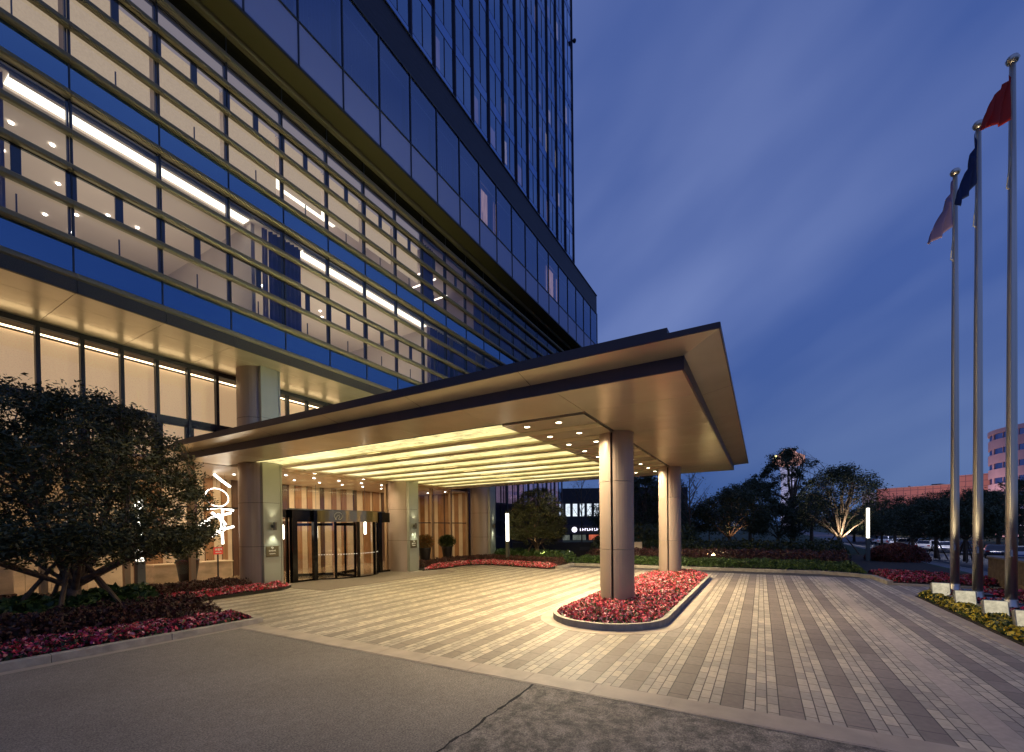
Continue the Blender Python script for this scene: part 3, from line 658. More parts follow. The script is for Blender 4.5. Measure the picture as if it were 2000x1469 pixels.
for w_, m_ in ((.35, wood), (.3, cream), (.35, wood), (.3, cream), (.45, wood), (.12, wood_d), (.5, wood), (.3, cream), (.55, wood), (.3, cream), (.4, wood), (.3, cream), (.3, wood)):
    MB().box(22.70, yy_+.004, .02, 22.79, yy_+w_-.004, 4.28).build('wall_panel', m_, H); yy_ += w_
for x, y, w, e_ in ((1.5, 18.2, 7, 90), (8.5, 18.4, 5, 95), (13.5, 18.4, 5, 120), (19.0, 18.4, 5.5, 80)):
    area('lobby_lamp', (x, y, 4.26), (x, y, 0), e_, (1, .72, .42), w*.8, 3.2, H)
for i, (x, y) in enumerate([(x, y) for x in np.arange(9.6, 22, 1.3) for y in (17.0, 18.4)]):
    MB().lathe([(.05, 0), (.05, .015)], (float(x), y, 4.28), 10).build('ceiling_downlight', dl_em, H)
# dark wing of the podium beyond the last lobby column
wing_m = M('dark_wing_cladding', (.035, .035, .05), .4, .4)
b = MB(); b.box(23.0, YG+.02, 0, XB, YG+.25, 1.3); b.box(23.0, YG+.02, 7.3, XB, YG+.25, 7.5); b.build('wing_wall', wing_m, H)
lilac_lit = E('lit_lilac_curtain', (.46, .30, .42), .42, (2.6, .55, (3.5, 1, .25)))
for k in range(8):
    xa = 24.2+1.711*k; xb = xa+1.711
    b = MB(); b.box(xa, YG-.05, 1.3, xa+.09, YG+.1, 7.3); b.box(xb-.09, YG-.05, 1.3, xb-.001, YG+.1, 7.3)
    for z in (1.3, 2.55, 3.75, 7.2): b.box(xa+.09, YG-.03, z, xb-.09, YG+.08, z+.08)
    b.box((xa+xb)/2-.025, YG-.03, 1.38, (xa+xb)/2+.025, YG+.06, 7.2)
    w = b.build('window', frame_dark, H)
    MB().quad((xa, YG, 1.3), (xb, YG, 1.3), (xb, YG, 7.3), (xa, YG, 7.3)).build('pane', pane_up, w)
    MB().box(xa+.1, YG+.3, 3.83, xb-.1, YG+.31, 7.2).build('curtain', lilac_lit, w)
MB().box(23.0, YG+.5, 0, XB, YG+.6, 7.4).build('wing_back_wall', M('dim_violet_wall', (.10, .08, .13), .8), H)

# entrance columns of the podium (flat plate with a wall lamp, rounded side)
seam_m = bronze_seam
sconce_m = M('sconce_metal', (.20, .17, .12), .3, .8)
for i, (xf, lab) in enumerate(((8.40, 0), (15.30, 1), (22.33, 2))):
    cx, cy, r = xf+.34, 15.10, .66
    arc = [(cx+r*math.cos(R(a)), cy+r*math.sin(R(a))) for a in range(-100, -281, -9)]
    c = MB().prism([(xf, 14.45)]+arc+[(xf+.34, 16.1), (xf+.34, 14.45)], 0, 7.5).build('column', col_metal, H, smooth=False)
    b = MB()
    pz = 0
    for z in (1.48, 2.95, 4.3, 5.8, 7.5):
        b.box(xf+.005, 14.38, pz+.006, xf+.60, 14.90, z-.006); pz = z
    b.build('column_plate', plate_metal, c)
    b = MB(); b.box(xf+.02, 14.395, 0, xf+.585, 14.88, 7.5); b.build('column_joint', seam_m, c)
    b = MB(); b.box(xf+.64, 14.42, 0, xf+.70, 16.0, 7.5); b.build('column_edge', plate_metal, c)
    for z in (1.48, 2.95, 5.8):
        b = MB(); pp = [(xf-.004, 14.44)]+[(cx+(r+.004)*math.cos(R(a)), cy+(r+.004)*math.sin(R(a))) for a in range(-100, -281, -9)]+[(xf+.3, 16.1)]
        for q in range(len(pp)-1): b.quad((pp[q][0], pp[q][1], z-.006), (pp[q+1][0], pp[q+1][1], z-.006), (pp[q+1][0], pp[q+1][1], z+.006), (pp[q][0], pp[q][1], z+.006))
        b.build('column_seam', seam_m, c)

SCL = ('small up and down wall lamp on the column left of the revolving door', 'small up and down wall lamp on the column right of the revolving door', 'small up and down wall lamp on the farthest hotel column')
SGL = ('small brown plaque with pale emblem on the column left of the revolving door', 'small brown plaque with pale emblem on the column right of the revolving door')
plaque_m = M('brown_plaque', (.13, .10, .05), .4, .4); letter_m = M('pale_letter', (.85, .78, .62), .5, emit=((1, .9, .7), .15))
for i, xf in enumerate((8.40, 15.30, 22.33)):
    t = thing('wall_sconce', (xf+.31, 14.37, 2.16), SCL[i], 'wall lamp', 'wall lamps on the hotel columns')
    MB().box(xf+.27, 14.30, 2.11, xf+.35, 14.375, 2.21).build('bracket', sconce_m, t)
    MB().lathe([(.055, -.13), (.055, .13)], (xf+.31, 14.24, 2.16), 16, cap=False).build('lamp_body', sconce_m, t, smooth=True)
    MB().lathe([(.045, 0), (.045, .01)], (xf+.31, 14.24, 2.035), 12).build('lens', E('sconce_lens', (1, .95, .75), 9) if i == 0 else bpy.data.materials['sconce_lens'], t)
    MB().lathe([(.045, 0), (.045, .01)], (xf+.31, 14.24, 2.275), 12).build('lens', bpy.data.materials['sconce_lens'], t)
    spot('sconce_lamp', (xf+.31, 14.25, 2.02), (xf+.31, 14.36, 0), 60, (.95, 1, .78), 75, .9, .03, t)
    spot('sconce_lamp', (xf+.31, 14.25, 2.30), (xf+.31, 14.36, 4.2), 22, (1, .93, .68), 75, .9, .03, t)
    if i < 2:
        t = thing('plaque', (xf+.29, 14.37, 1.28), SGL[i], 'sign', 'plaques on the entrance columns')
        MB().box(xf+.07, 14.355, 1.12, xf+.50, 14.378, 1.49).build('plate', plaque_m, t)
        b = MB(); X0 = xf+.285
        for s in range(7):
            a = R(150-s*45); a2 = R(150-(s+1)*45); rr_ = .045-.004*s
            b.tube([(X0-.01+rr_*math.cos(a), 14.352, 1.425+rr_*.8*math.sin(a)), (X0-.01+rr_*math.cos(a2), 14.352, 1.425+rr_*.8*math.sin(a2))], .009, 5)
        b.build('emblem', letter_m, t)
        b = MB(); rr = random.Random(2)
        for zz, w0, hh, n in ((1.31, .125, .042, 7), (1.215, .105, .03, 8)):
            for q in range(n):
                xx = X0-w0+2*w0*q/n; ww = 2*w0/n*.62; b.box(xx, 14.349, zz, xx+ww*.35, 14.356, zz+hh*(1 if q % 3 else 1.3)); b.box(xx, 14.349, zz+hh*.4*(q % 3)/2, xx+ww, 14.356, zz+hh*.4*(q % 3)/2+.009)
        b.build('lettering', letter_m, t)

# ================================================================== TOWER above the podium
T = thing('hotel_tower', (23, 17, 22.8), 'tall blue glass hotel tower with dark vertical blades rising above the podium', 'building')
TY = 12.82; TX = [14.16+1.527*j for j in range(-3, 13)]; TX[-1] = 32.6
MB().box(TX[0]-6, TY+.5, 22.9, 32.5, 21.8, 52).build('tower_wall', M('dark_blue_wall', (.02, .025, .06), .5), T)
pane_tw = glass('tower_pane', (.55, .6, .72), .42, .9, (.62, .80, 1.0), .03)
lit_win = E('lit_tower_curtain', (.80, .60, .50), .62, (3, .35, (6, 1, .3)))
lit_dim = E('dim_tower_curtain', (.50, .34, .46), .30, (3, .4, (6, 1, .3)))
lamp_white = E('room_lamp_glow', (1, .95, .88), 4)
blade_m = M('dark_plum_blade', (.03, .02, .035), .45, .3)
rr = random.Random(12); span_t = mirror_glass('tower_spandrel', (.015, .035, .09), (.46, .62, .90), .7, .06)
curt_t = M('tower_curtain', (.26, .26, .40), .8)
nwin = 0
lit_set = {(12, 2): 2, (11, 2): 1, (14, 4): 2, (13, 4): 1, (14, 3): 2, (13, 3): 1, (12, 3): 2, (14, 2): 1, (13, 2): 2, (8, 0): 2, (11, 3): 1, (12, 4): 1, (10, 1): 1, (5, 3): 1, (8, 4): 1, (7, 6): 1, (13, 6): 2, (12, 6): 1, (14, 6): 1, (11, 5): 1, (13, 1): 2, (9, 0): 1}
for j in range(len(TX)-1):
    for k in range(0, 12):
        z0 = 23.2+2.42*k; xa, xb = TX[j]+.03, TX[j+1]-.03
        d = (xa*cF[0]+TY*cF[1]); top = 2+1060/FPX*d
        if k == 0: MB().box(xa, TY, 22.84, xb, TY+.03, 23.19).build('spandrel_panel', span_t, T)
        if z0 > top: continue
        MB().box(xa, TY, z0+1.90, xb, TY+.03, z0+2.40).build('spandrel_panel', span_t, T)
        b = MB(); b.box(xa, TY-.002, z0-.012, xb, TY+.03, z0+.012); b.box(xa, TY-.002, z0+1.885, xb, TY+.03, z0+1.903); b.box((xa+xb)/2-.012, TY-.012, z0+.012, (xa+xb)/2+.012, TY+.03, z0+1.88)
        w = b.build('window', blade_m, T); nwin += 1
        MB().quad((xa, TY+.012, z0), (xb, TY+.012, z0), (xb, TY+.012, z0+1.89), (xa, TY+.012, z0+1.89)).build('pane', pane_tw, w)
        lit = lit_set.get((j, k), 0)
        if lit == 0 and rr.random() < .10: lit = 1
        if lit:
            a = rr.uniform(.05, .5); ww = rr.uniform(.35, .6)
            MB().box(xa+a, TY+.2, z0+.05, xa+a+ww, TY+.21, z0+rr.uniform(1.2, 1.85)).build('lit_curtain', lit_win if lit == 2 else lit_dim, w)
            if lit == 2: MB().box(xa+a, TY+.17, z0+.02, xa+a+.22, TY+.19, z0+.22).build('bedside_lamp', lamp_white, w)
        else:
            curtain(xa+.02, xa+rr.uniform(.5, 1.4), TY+.3, z0+.02, z0+1.86, curt_t, .03, .14, parent=w, seed=j*17+k)
for j, x in enumerate(TX):
    MB().box(x-.03, TY-.09, 22.85, x+.028, TY+.05, 50).build('blade', blade_m, T)
b = MB(); b.lathe([(.05, 0), (.13, .08), (.15, .2), (.05, .3)], (32.72, TY-.2, 40.2), 8); b.box(32.6, TY-.25, 40.28, 32.75, TY-.1, 40.36); b.build('obstruction_light', blade_m, T)

# ================================================================== ENTRANCE CANOPY
K = thing('entrance_canopy', (13.5, 8.5, 4.5), 'wide flat bronze entrance canopy with glowing ceiling strips on twin columns', 'canopy')
ix0, ix1, iy0, iy1 = 6.80, 20.18, .97, 16.15
ox0, ox1, oy0 = 6.33, 20.70, .46
zi, zb, zo, zt = 4.30, 4.50, 4.60, 4.675
jx = [ix0+(ix1-ix0)*k/6 for k in range(7)]; jy = [iy0+(iy1-iy0)*k/6 for k in range(7)]
b = MB(); g_ = .006
# sloped brim, four sides split into panels
ys_ = [oy0]+[.97+2.53*k for k in range(1, 6)]+[16.2]
for i in range(len(ys_)-1):
    ya, yb = ys_[i]+(0 if i == 0 else g_), ys_[i+1]-g_; yai = max(ya, iy0) if i == 0 else ya
    b.quad((ox0, ya, zo), (ix0, yai, zb), (ix0, yb, zb), (ox0, yb, zo))
    b.quad((ix1, yai, zb), (ox1, ya, zo), (ox1, yb, zo), (ix1, yb, zb))
xs_ = [ox0]+[ix0+2.23*k for k in range(1, 6)]+[ox1]
for i in range(6):
    xa, xb = xs_[i]+(0 if i == 0 else g_), xs_[i+1]-(0 if i == 5 else g_)
    b.quad((xa, oy0, zo), (xb, oy0, zo), (min(xb, ix1), iy0, zb), (max(xa, ix0), iy0, zb))
b.build('brim_soffit', bronze, K)
b = MB(); b.box(ox0+.01, oy0+.01, zo+.012, ox1-.01, 16.2, zt-.005)
b.build('roof', bronze_dark, K)
b = MB()
for i in range(len(ys_)-1): b.box(ox0-.006, ys_[i]+g_/2, zo-.008, ox0+.012, ys_[i+1]-g_/2, zt)
for i in range(6): b.box(xs_[i]+g_/2, oy0-.006, zo-.008, xs_[i+1]-g_/2, oy0+.012, zt)
b.box(ox1-.012, oy0, zo-.008, ox1+.006, 16.2, zt)
b.build('fascia', bronze_dark, K)
b = MB()
for i in range(6): b.box(ix0, jy[i]+g_/2, zi-.004, ix0+.03, jy[i+1]-g_/2, zb+.02)
for i in range(6): b.box(jx[i]+g_/2, iy0, zi-.004, jx[i+1]-g_/2, iy0+.03, zb+.02)
b.box(ix1-.03, iy0+.03, zi-.004, ix1, iy1, zb+.02)
b.build('inner_fascia', bronze_dark, K)
# raised parapet step on the roof
b = MB(); b.box(6.66, 1.18, zt, 19.9, 16.2, 4.74); b.box(6.66, 1.18, 4.74, 6.74, 16.2, 4.90); b.box(6.74, 1.18, 4.74, 19.9, 1.26, 4.90); b.build('roof_parapet', bronze_dark, K)
# perimeter soffit z = 4.30
cx0, cx1, cy0, cy1 = 8.22, 19.20, 3.03, 16.15
b = MB(); z = zi
def ps(xa, ya, xb, yb): b.box(xa+g_, ya+g_, z, xb-g_, yb-g_, z+.03)
yy = [iy0+.03, 3.03, 5.1, 7.25, 9.4, 11.55, 13.7, iy1]
for i in range(len(yy)-1):
    ps(ix0+.03, yy[i], cx0, yy[i+1])
    if i > 0: ps(cx1, yy[i], ix1-.03, yy[i+1])
xx = [cx0+1.22*k for k in range(9)]+[ix1-.03]
for i in range(len(xx)-1):
    ps(xx[i], iy0+.03, xx[i+1], 3.03)
b.build('soffit', bronze, K)
b = MB(); b.box(ix0+.03, iy0+.03, z+.034, ix1-.03, iy1, z+.05) ; b.box(ix0+.03, iy0+.03, z+.05, ix1-.03, iy1, zo); 
b.build('ceiling_backing', bronze_seam, K)
onyx = E('backlit_onyx', (1.0, .84, .36), 1.2, (3.0, .55, (1.6, .45, 1), 1.6))
onyx2 = E('backlit_onyx_clear', (1.0, .88, .46), 1.35, (1.6, .35, (3.0, .4, 1), .9))
px0 = [8.30+1.22*k for k in range(9)]
rr = random.Random(9)
K2 = MB()
for k, x in enumerate(px0):
    xa, xb = x, x+.83
    # light panels (five per strip) just below the backing, beams hang lower
    for q in range(5):
        ya, yb = 5.02+q*1.985, 5.02+(q+1)*1.985-.03
        MB().box(xa, ya, z+.008, xb, yb, z+.033).build('light_panel', onyx if rr.random() < .6 else onyx2, K)
    area('ceiling_strip_lamp', (xa+.35, 9.95, z-.02), (xa+.35, 9.95, 0), 64, (1, .83, .48), 9.7, .6, K)
    b = MB(); b.box(xb+.004, cy0+.05, z-.04, xb+.385, cy1, z+.033)
    if k < 8: b.build('ceiling_beam', beam_metal, K)
    for (ya, yb) in ((3.08, 4.99), (14.98, 16.12)):
        MB().box(xa, ya, z-.03, xb-.004, yb, z+.03).build('ceiling_panel', bronze, K)
MB().box(cx0-.02, cy0-.02, z+.001, cx1+.02, cy0+.045, z+.02).build('shadow_gap', bronze_seam, K)
MB().box(cx0-.02, cy0+.045, z+.001, cx0+.07, cy1, z+.02).build('shadow_gap', bronze_seam, K)
DL = thing('downlight', (px0[0]+.35, 3.78, z-.03), 'round recessed downlight in the bronze ceiling, front row over the island', 'downlight', 'downlights in the canopy ceiling near the island')
MB().lathe([(.07, -.006), (.085, 0), (.085, .004)], (px0[0]+.35, 3.78, z-.034), 18, cap=False).build('trim_ring', beam_metal, DL)
MB().lathe([(.062, 0), (.062, .004)], (px0[0]+.35, 3.78, z-.036), 16).build('lens', E('downlight_lens', (1, .88, .62), 14), DL)
spot('downlight_lamp', (px0[0]+.35, 3.78, z-.06), (px0[0]+.35, 3.78, 0), 315, (1, .81, .52), 160, .7, .05, DL)
for k, x in enumerate(px0):
    for q, y in enumerate((3.78, 4.55)):
        if k == 0 and q == 0: continue
        copy_tree(DL, None, (x+.35, y, z-.03), None, 'round recessed downlight in the bronze ceiling, front row over the island' if q == 0 else 'round recessed downlight in the bronze ceiling, second row beside the glowing strips')
for k, x in enumerate(px0[:8:2]):
    c = copy_tree(DL, None, (x+.35, 15.4, z-.03), None, 'round recessed downlight in the canopy ceiling by the revolving door'); c['group'] = 'downlights by the revolving door'
# twin-shell columns standing in the island
cap_m = bronze
def twin(cx, cy, lab):
    t = thing('canopy_column', (cx, cy, 0), lab, 'column', 'columns carrying the canopy in the flower island')
    r = .405
    for s, nm in ((1, 'column_shell'), (-1, 'column_shell')):
        zz = [0, 1.46, 3.10, 4.30]
        b = MB()
        for i in range(3):
            pts = []
            for a in range(0, 181, 10):
                w = R(a if s > 0 else a+180); pts.append((cx+r*math.cos(w), cy+s*.028+r*math.sin(w)*.95))
            b.prism(pts, zz[i]+(.0 if i == 0 else .005), zz[i+1]-.005)
        b.build(nm, col_metal, t, smooth=False)
    MB().box(cx-.33, cy-.03, 0, cx+.33, cy+.03, 4.30).build('column_core', bronze_seam, t)
    return t
twin(10.6, 3.1, 'nearer of the two round twin shell columns standing in the flower island')
twin(17.78, 3.1, 'farther of the two round twin shell columns standing in the flower island')
# uplights on the canopy roof washing the hotel fins
for x, y in ((9.5, 9.5), (13.5, 9.5), (17.5, 9.5)):
    t = thing('roof_floodlight', (x, y, 4.74), 'low floodlight on the canopy roof lighting the fins, %s' % {9: 'nearest the camera', 13: 'middle of three', 17: 'farthest from the camera'}[int(x)], 'floodlight', 'floodlights on the canopy roof')
    MB().obox((x, y, 4.86), (.5, .2, .12), 0, 0, R(20)).build('housing', frame_dark, t)
    spot('floodlight_lamp', (x, y+.05, 4.96), (x-1.5, 14.5, 10.0), 620, (1, .93, .52), 120, .9, .12, t)

# ================================================================== REVOLVING DOOR
D = thing('revolving_door', (12.8, 15.5, 0), 'large dark bronze and glass revolving door under the canopy', 'revolving door')
dcx, dcy, dr = 12.75, 16.35, 1.80
ztop = 2.80
def arcp(r, a0, a1, n): return [(dcx+r*math.cos(R(a0+(a1-a0)*i/n)), dcy+r*math.sin(R(a0+(a1-a0)*i/n))) for i in range(n+1)]
door_glass = glass('door_glass', (.95, .95, .92), .07, .6)
band_m = mirror_glass('bronze_mirror_band', (.26, .20, .10), (.62, .52, .32), .5, .12)
pa = arcp(dr, 205, 335, 26); pi_ = arcp(dr-.07, 335, 205, 26)
b = MB(); b.prism(pa+pi_, 2.34, ztop); b.build('header_band', band_m, D)
b = MB(); b.prism(arcp(dr-.1, 200, 340, 20)+[(dcx+1.6, 18.0), (dcx-1.6, 18.0)], 2.42, 2.5); b.build('drum_ceiling', M('drum_ceiling_m', (.5, .42, .3), .5), D)
b = MB(); b.prism(arcp(dr+.02, 205, 335, 26)+arcp(dr-.09, 335, 205, 26), 0.0, .07); b.build('sill_ring', frame_black, D)
for x, y, w in ((10.15, 15.42, .20), (10.98, 15.32, .16), (14.35, 15.32, .16), (15.2, 15.42, .14)):
    MB().box(x-w/2, y-w/2, 0, x+w/2, y+w/2, ztop).build('post', frame_black, D)
for a in (232, 262, 296, 318):
    x, y = dcx+(dr-.035)*math.cos(R(a)), dcy+(dr-.035)*math.sin(R(a)); MB().obox((x, y, 1.17), (.10, .10, 2.34), R(a)).build('post', frame_black, D)
for (xa, xb) in ((10.25, 10.90), (14.43, 15.13)):
    b = MB(); b.box(xa, 15.36, 2.34, xb, 15.44, ztop); b.box(xa, 15.37, 0, xb, 15.43, .09); b.build('side_header', frame_black, D)
    MB().quad((xa, 15.40, .09), (xb, 15.40, .09), (xb, 15.40, 2.34), (xa, 15.40, 2.34)).build('side_glass', door_glass, D)
for x in (9.55, 9.98):
    MB().box(x-.04, 15.52, 0, x+.04, 15.6, ztop).build('post', frame_black, D)
MB().box(9.2, 15.52, 2.5, 10.1, 15.6, ztop).build('side_header', frame_black, D)
for a0, a1 in ((207, 231), (263, 295), (297, 317), (319, 334)):
    b = MB(); p = arcp(dr-.035, a0, a1, 8)
    for i in range(8): b.quad((*p[i], .07), (*p[i+1], .07), (*p[i+1], 2.34), (*p[i], 2.34))
    b.build('drum_glass', door_glass, D)
for a in (20, 140, 260):      # three wings turned about the centre
    x1, y1 = dcx+1.6*math.cos(R(a)), dcy+1.6*math.sin(R(a))
    b = MB()
    def bar(xa, ya, xb, yb, z0, z1, w=.035):
        d = math.hypot(xb-xa, yb-ya); b.obox(((xa+xb)/2, (ya+yb)/2, (z0+z1)/2), (d, w*2, z1-z0), math.atan2(yb-ya, xb-xa))
    bar(dcx+.1*math.cos(R(a)), dcy+.1*math.sin(R(a)), x1, y1, .02, .14); bar(dcx+.1*math.cos(R(a)), dcy+.1*math.sin(R(a)), x1, y1, 2.2, 2.32)
    b.obox((x1, y1, 1.17), (.07, .07, 2.2), R(a)); b.obox((dcx+.8*math.cos(R(a)), dcy+.8*math.sin(R(a)), 1.17), (.05, .05, 2.1), R(a))
    w_ = b.build('door_wing', frame_black, D)
    MB().quad((dcx, dcy, .14), (x1, y1, .14), (x1, y1, 2.2), (dcx, dcy, 2.2)).build('wing_glass', door_glass, w_)
MB().box(10.86, 15.18, .7, 10.90, 15.22, 1.9).build('door_handle', frame_black, D)
b = MB(); ex, ey = dcx+(dr+.012)*math.cos(R(236)), dcy+(dr+.012)*math.sin(R(236)); tx, ty = math.cos(R(236+90)), math.sin(R(236+90))
cpts = [(ex+.15*math.cos(w)*tx, ey+.15*math.cos(w)*ty, 2.57+.15*math.sin(w)) for w in np.linspace(-.9*PI/2, 1.35*PI, 18)]
b.tube(cpts, .014, 5, True); b.tube([(ex+q*tx, ey+q*ty, 2.57+w) for q, w in ((-.13, -.14), (-.05, .0), (.04, .05), (.05, -.02), (-.0, -.13))], .014, 5)
b.build('emblem', M('pale_gold_emblem', (.55, .48, .30), .3, .6), D)
b = MB(); rr = random.Random(4)
for a in np.arange(208, 334, 3.4):
    x, y = dcx+(dr-.02)*math.cos(R(a)), dcy+(dr-.02)*math.sin(R(a)); b.obox((x, y, 1.02), (.012, .05, .022), R(a))
b.build('safety_dots', M('white_dot', (.9, .88, .8), .5, emit=((1, .95, .85), .5)), D)
# floor mat in front of the door
mat_o = MB().prism([(9.35, 12.55), (16.1, 12.35), (16.9, 13.6), (15.2, 14.2), (14.9, 15.3), (10.0, 15.35), (9.2, 14.3)], .004, .022).build('entrance_mat', M('taupe_ribbed_mat', (.24, .19, .15), .95, noise=(60, .25, 3, (1, 6, 1)), bump=(90, .5, (1, 5, 1))))
tag(mat_o, 'flat taupe entrance mat on the paving before the revolving door', 'mat')
# lobby objects
CL = thing('calligraphy_light', (9.6, 18.6, 0), 'tangled white glowing brushstroke light hanging in the lobby behind the left column', 'chandelier')
em = E('white_neon', (1, .92, .80), 5)
def strokes(lst, y=18.6, r=.05):
    b = MB()
    for st in lst: b.tube([(p[0], y+(p[2] if len(p) > 2 else 0), p[1]) for p in st], r, 6)
    return b
cxx = 9.05
circ = [(cxx+.42*math.cos(w), 3.35+.36*math.sin(w), .1*math.sin(w)) for w in np.linspace(0, 2*PI, 24)]
strokes([circ], r=.022).build('ring_stroke', em, CL)
strokes([[(cxx-.7, 2.2), (cxx-.2, 2.55), (cxx+.5, 2.75)], [(cxx-.7, 1.75), (cxx-.3, 1.95), (cxx+.6, 2.2)], [(cxx-.3, 2.5), (cxx-.35, 2.1), (cxx, 1.9), (cxx+.3, 2.1), (cxx+.1, 2.5), (cxx-.2, 2.75)],
         [(cxx-.35, 2.9), (cxx+.1, 2.95), (cxx+.6, 2.85)], [(cxx+.2, 2.9), (cxx+.15, 2.2), (cxx+.18, 1.5)], [(cxx-.1, 4.25), (cxx+.15, 4.05), (cxx+.5, 3.8)], [(cxx, 2.7), (cxx+.3, 2.3), (cxx-.2, 1.8)]]).build('brush_stroke', em, CL)
b = MB(); b.tube([(cxx, 18.6, 3.7), (cxx, 18.6, 4.3)], .006, 4); b.tube([(cxx+.3, 18.6, 2.9), (cxx+.3, 18.6, 4.3)], .006, 4); b.build('wire', frame_dark, CL)
for i, (x, y, z) in enumerate(((18.9, 17.9, 1.95), (12.1, 19.2, 1.95), (14.0, 19.4, 1.9), (16.4, 18.6, 2.1))):
    t = thing('pendant_lamp', (x, y, z), ['slim white tubular pendant lamp right of the second column behind the lobby glass', 'slim glowing tube lamp seen through the left part of the revolving door', 'slim glowing tube lamp seen through the middle of the revolving door', 'slim glowing tube lamp seen through the right side of the revolving door'][i], 'pendant lamp', 'tube lamps in the lobby')
    MB().lathe([(.05, -.34), (.07, -.3), (.07, .3), (.05, .34)], (x, y, z), 12).build('tube_shade', E('tube_lamp', (1, .9, .7), 6) if i == 0 else bpy.data.materials['tube_lamp'], t)
    MB().tube([(x, y, z+.34), (x, y, 4.3)], .008, 5).build('cord', frame_dark, t)
t = thing('red_notice', (8.55, 17.6, 0), 'small red notice on a stand inside the lobby glass', 'notice')
MB().box(8.4, 17.58, 1.15, 8.72, 17.61, 1.42).build('board', M('red_board', (.6, .05, .03), .5, emit=((1, .1, .06), .4)), t)
b = MB(); b.box(8.45, 17.57, 1.30, 8.52, 17.582, 1.37); b.box(8.54, 17.57, 1.29, 8.61, 17.582, 1.38); b.box(8.63, 17.57, 1.31, 8.68, 17.582, 1.37); b.box(8.46, 17.57, 1.21, 8.66, 17.582, 1.24); b.build('lettering', letter_m, t)
MB().box(8.54, 17.6, 0.02, 8.58, 17.64, 1.15).build('stand', frame_dark, t)
t = thing('reception_desk', (7.2, 18.9, 0), 'pale veined stone desk inside the lobby behind the left column', 'desk')
MB().box(7.0, 18.7, .02, 9.6, 19.4, .78).build('desk_front', marble, t, bevel=.01); MB().box(6.95, 18.65, .782, 9.65, 19.45, .83).build('desk_top', cream, t)
t = thing('low_console', (2.2, 18.0, 0), 'framed stone sideboard inside the lobby seen under the big tree', 'sideboard')
MB().box(1.6, 17.9, .35, 3.5, 18.3, 1.35).build('stone_front', marble, t); MB().box(1.55, 17.85, .2, 3.55, 18.35, .345).build('wood_base', wood_d, t); MB().box(1.6, 18.05, .02, 3.5, 18.2, .195).build('plinth', wood_d, t)

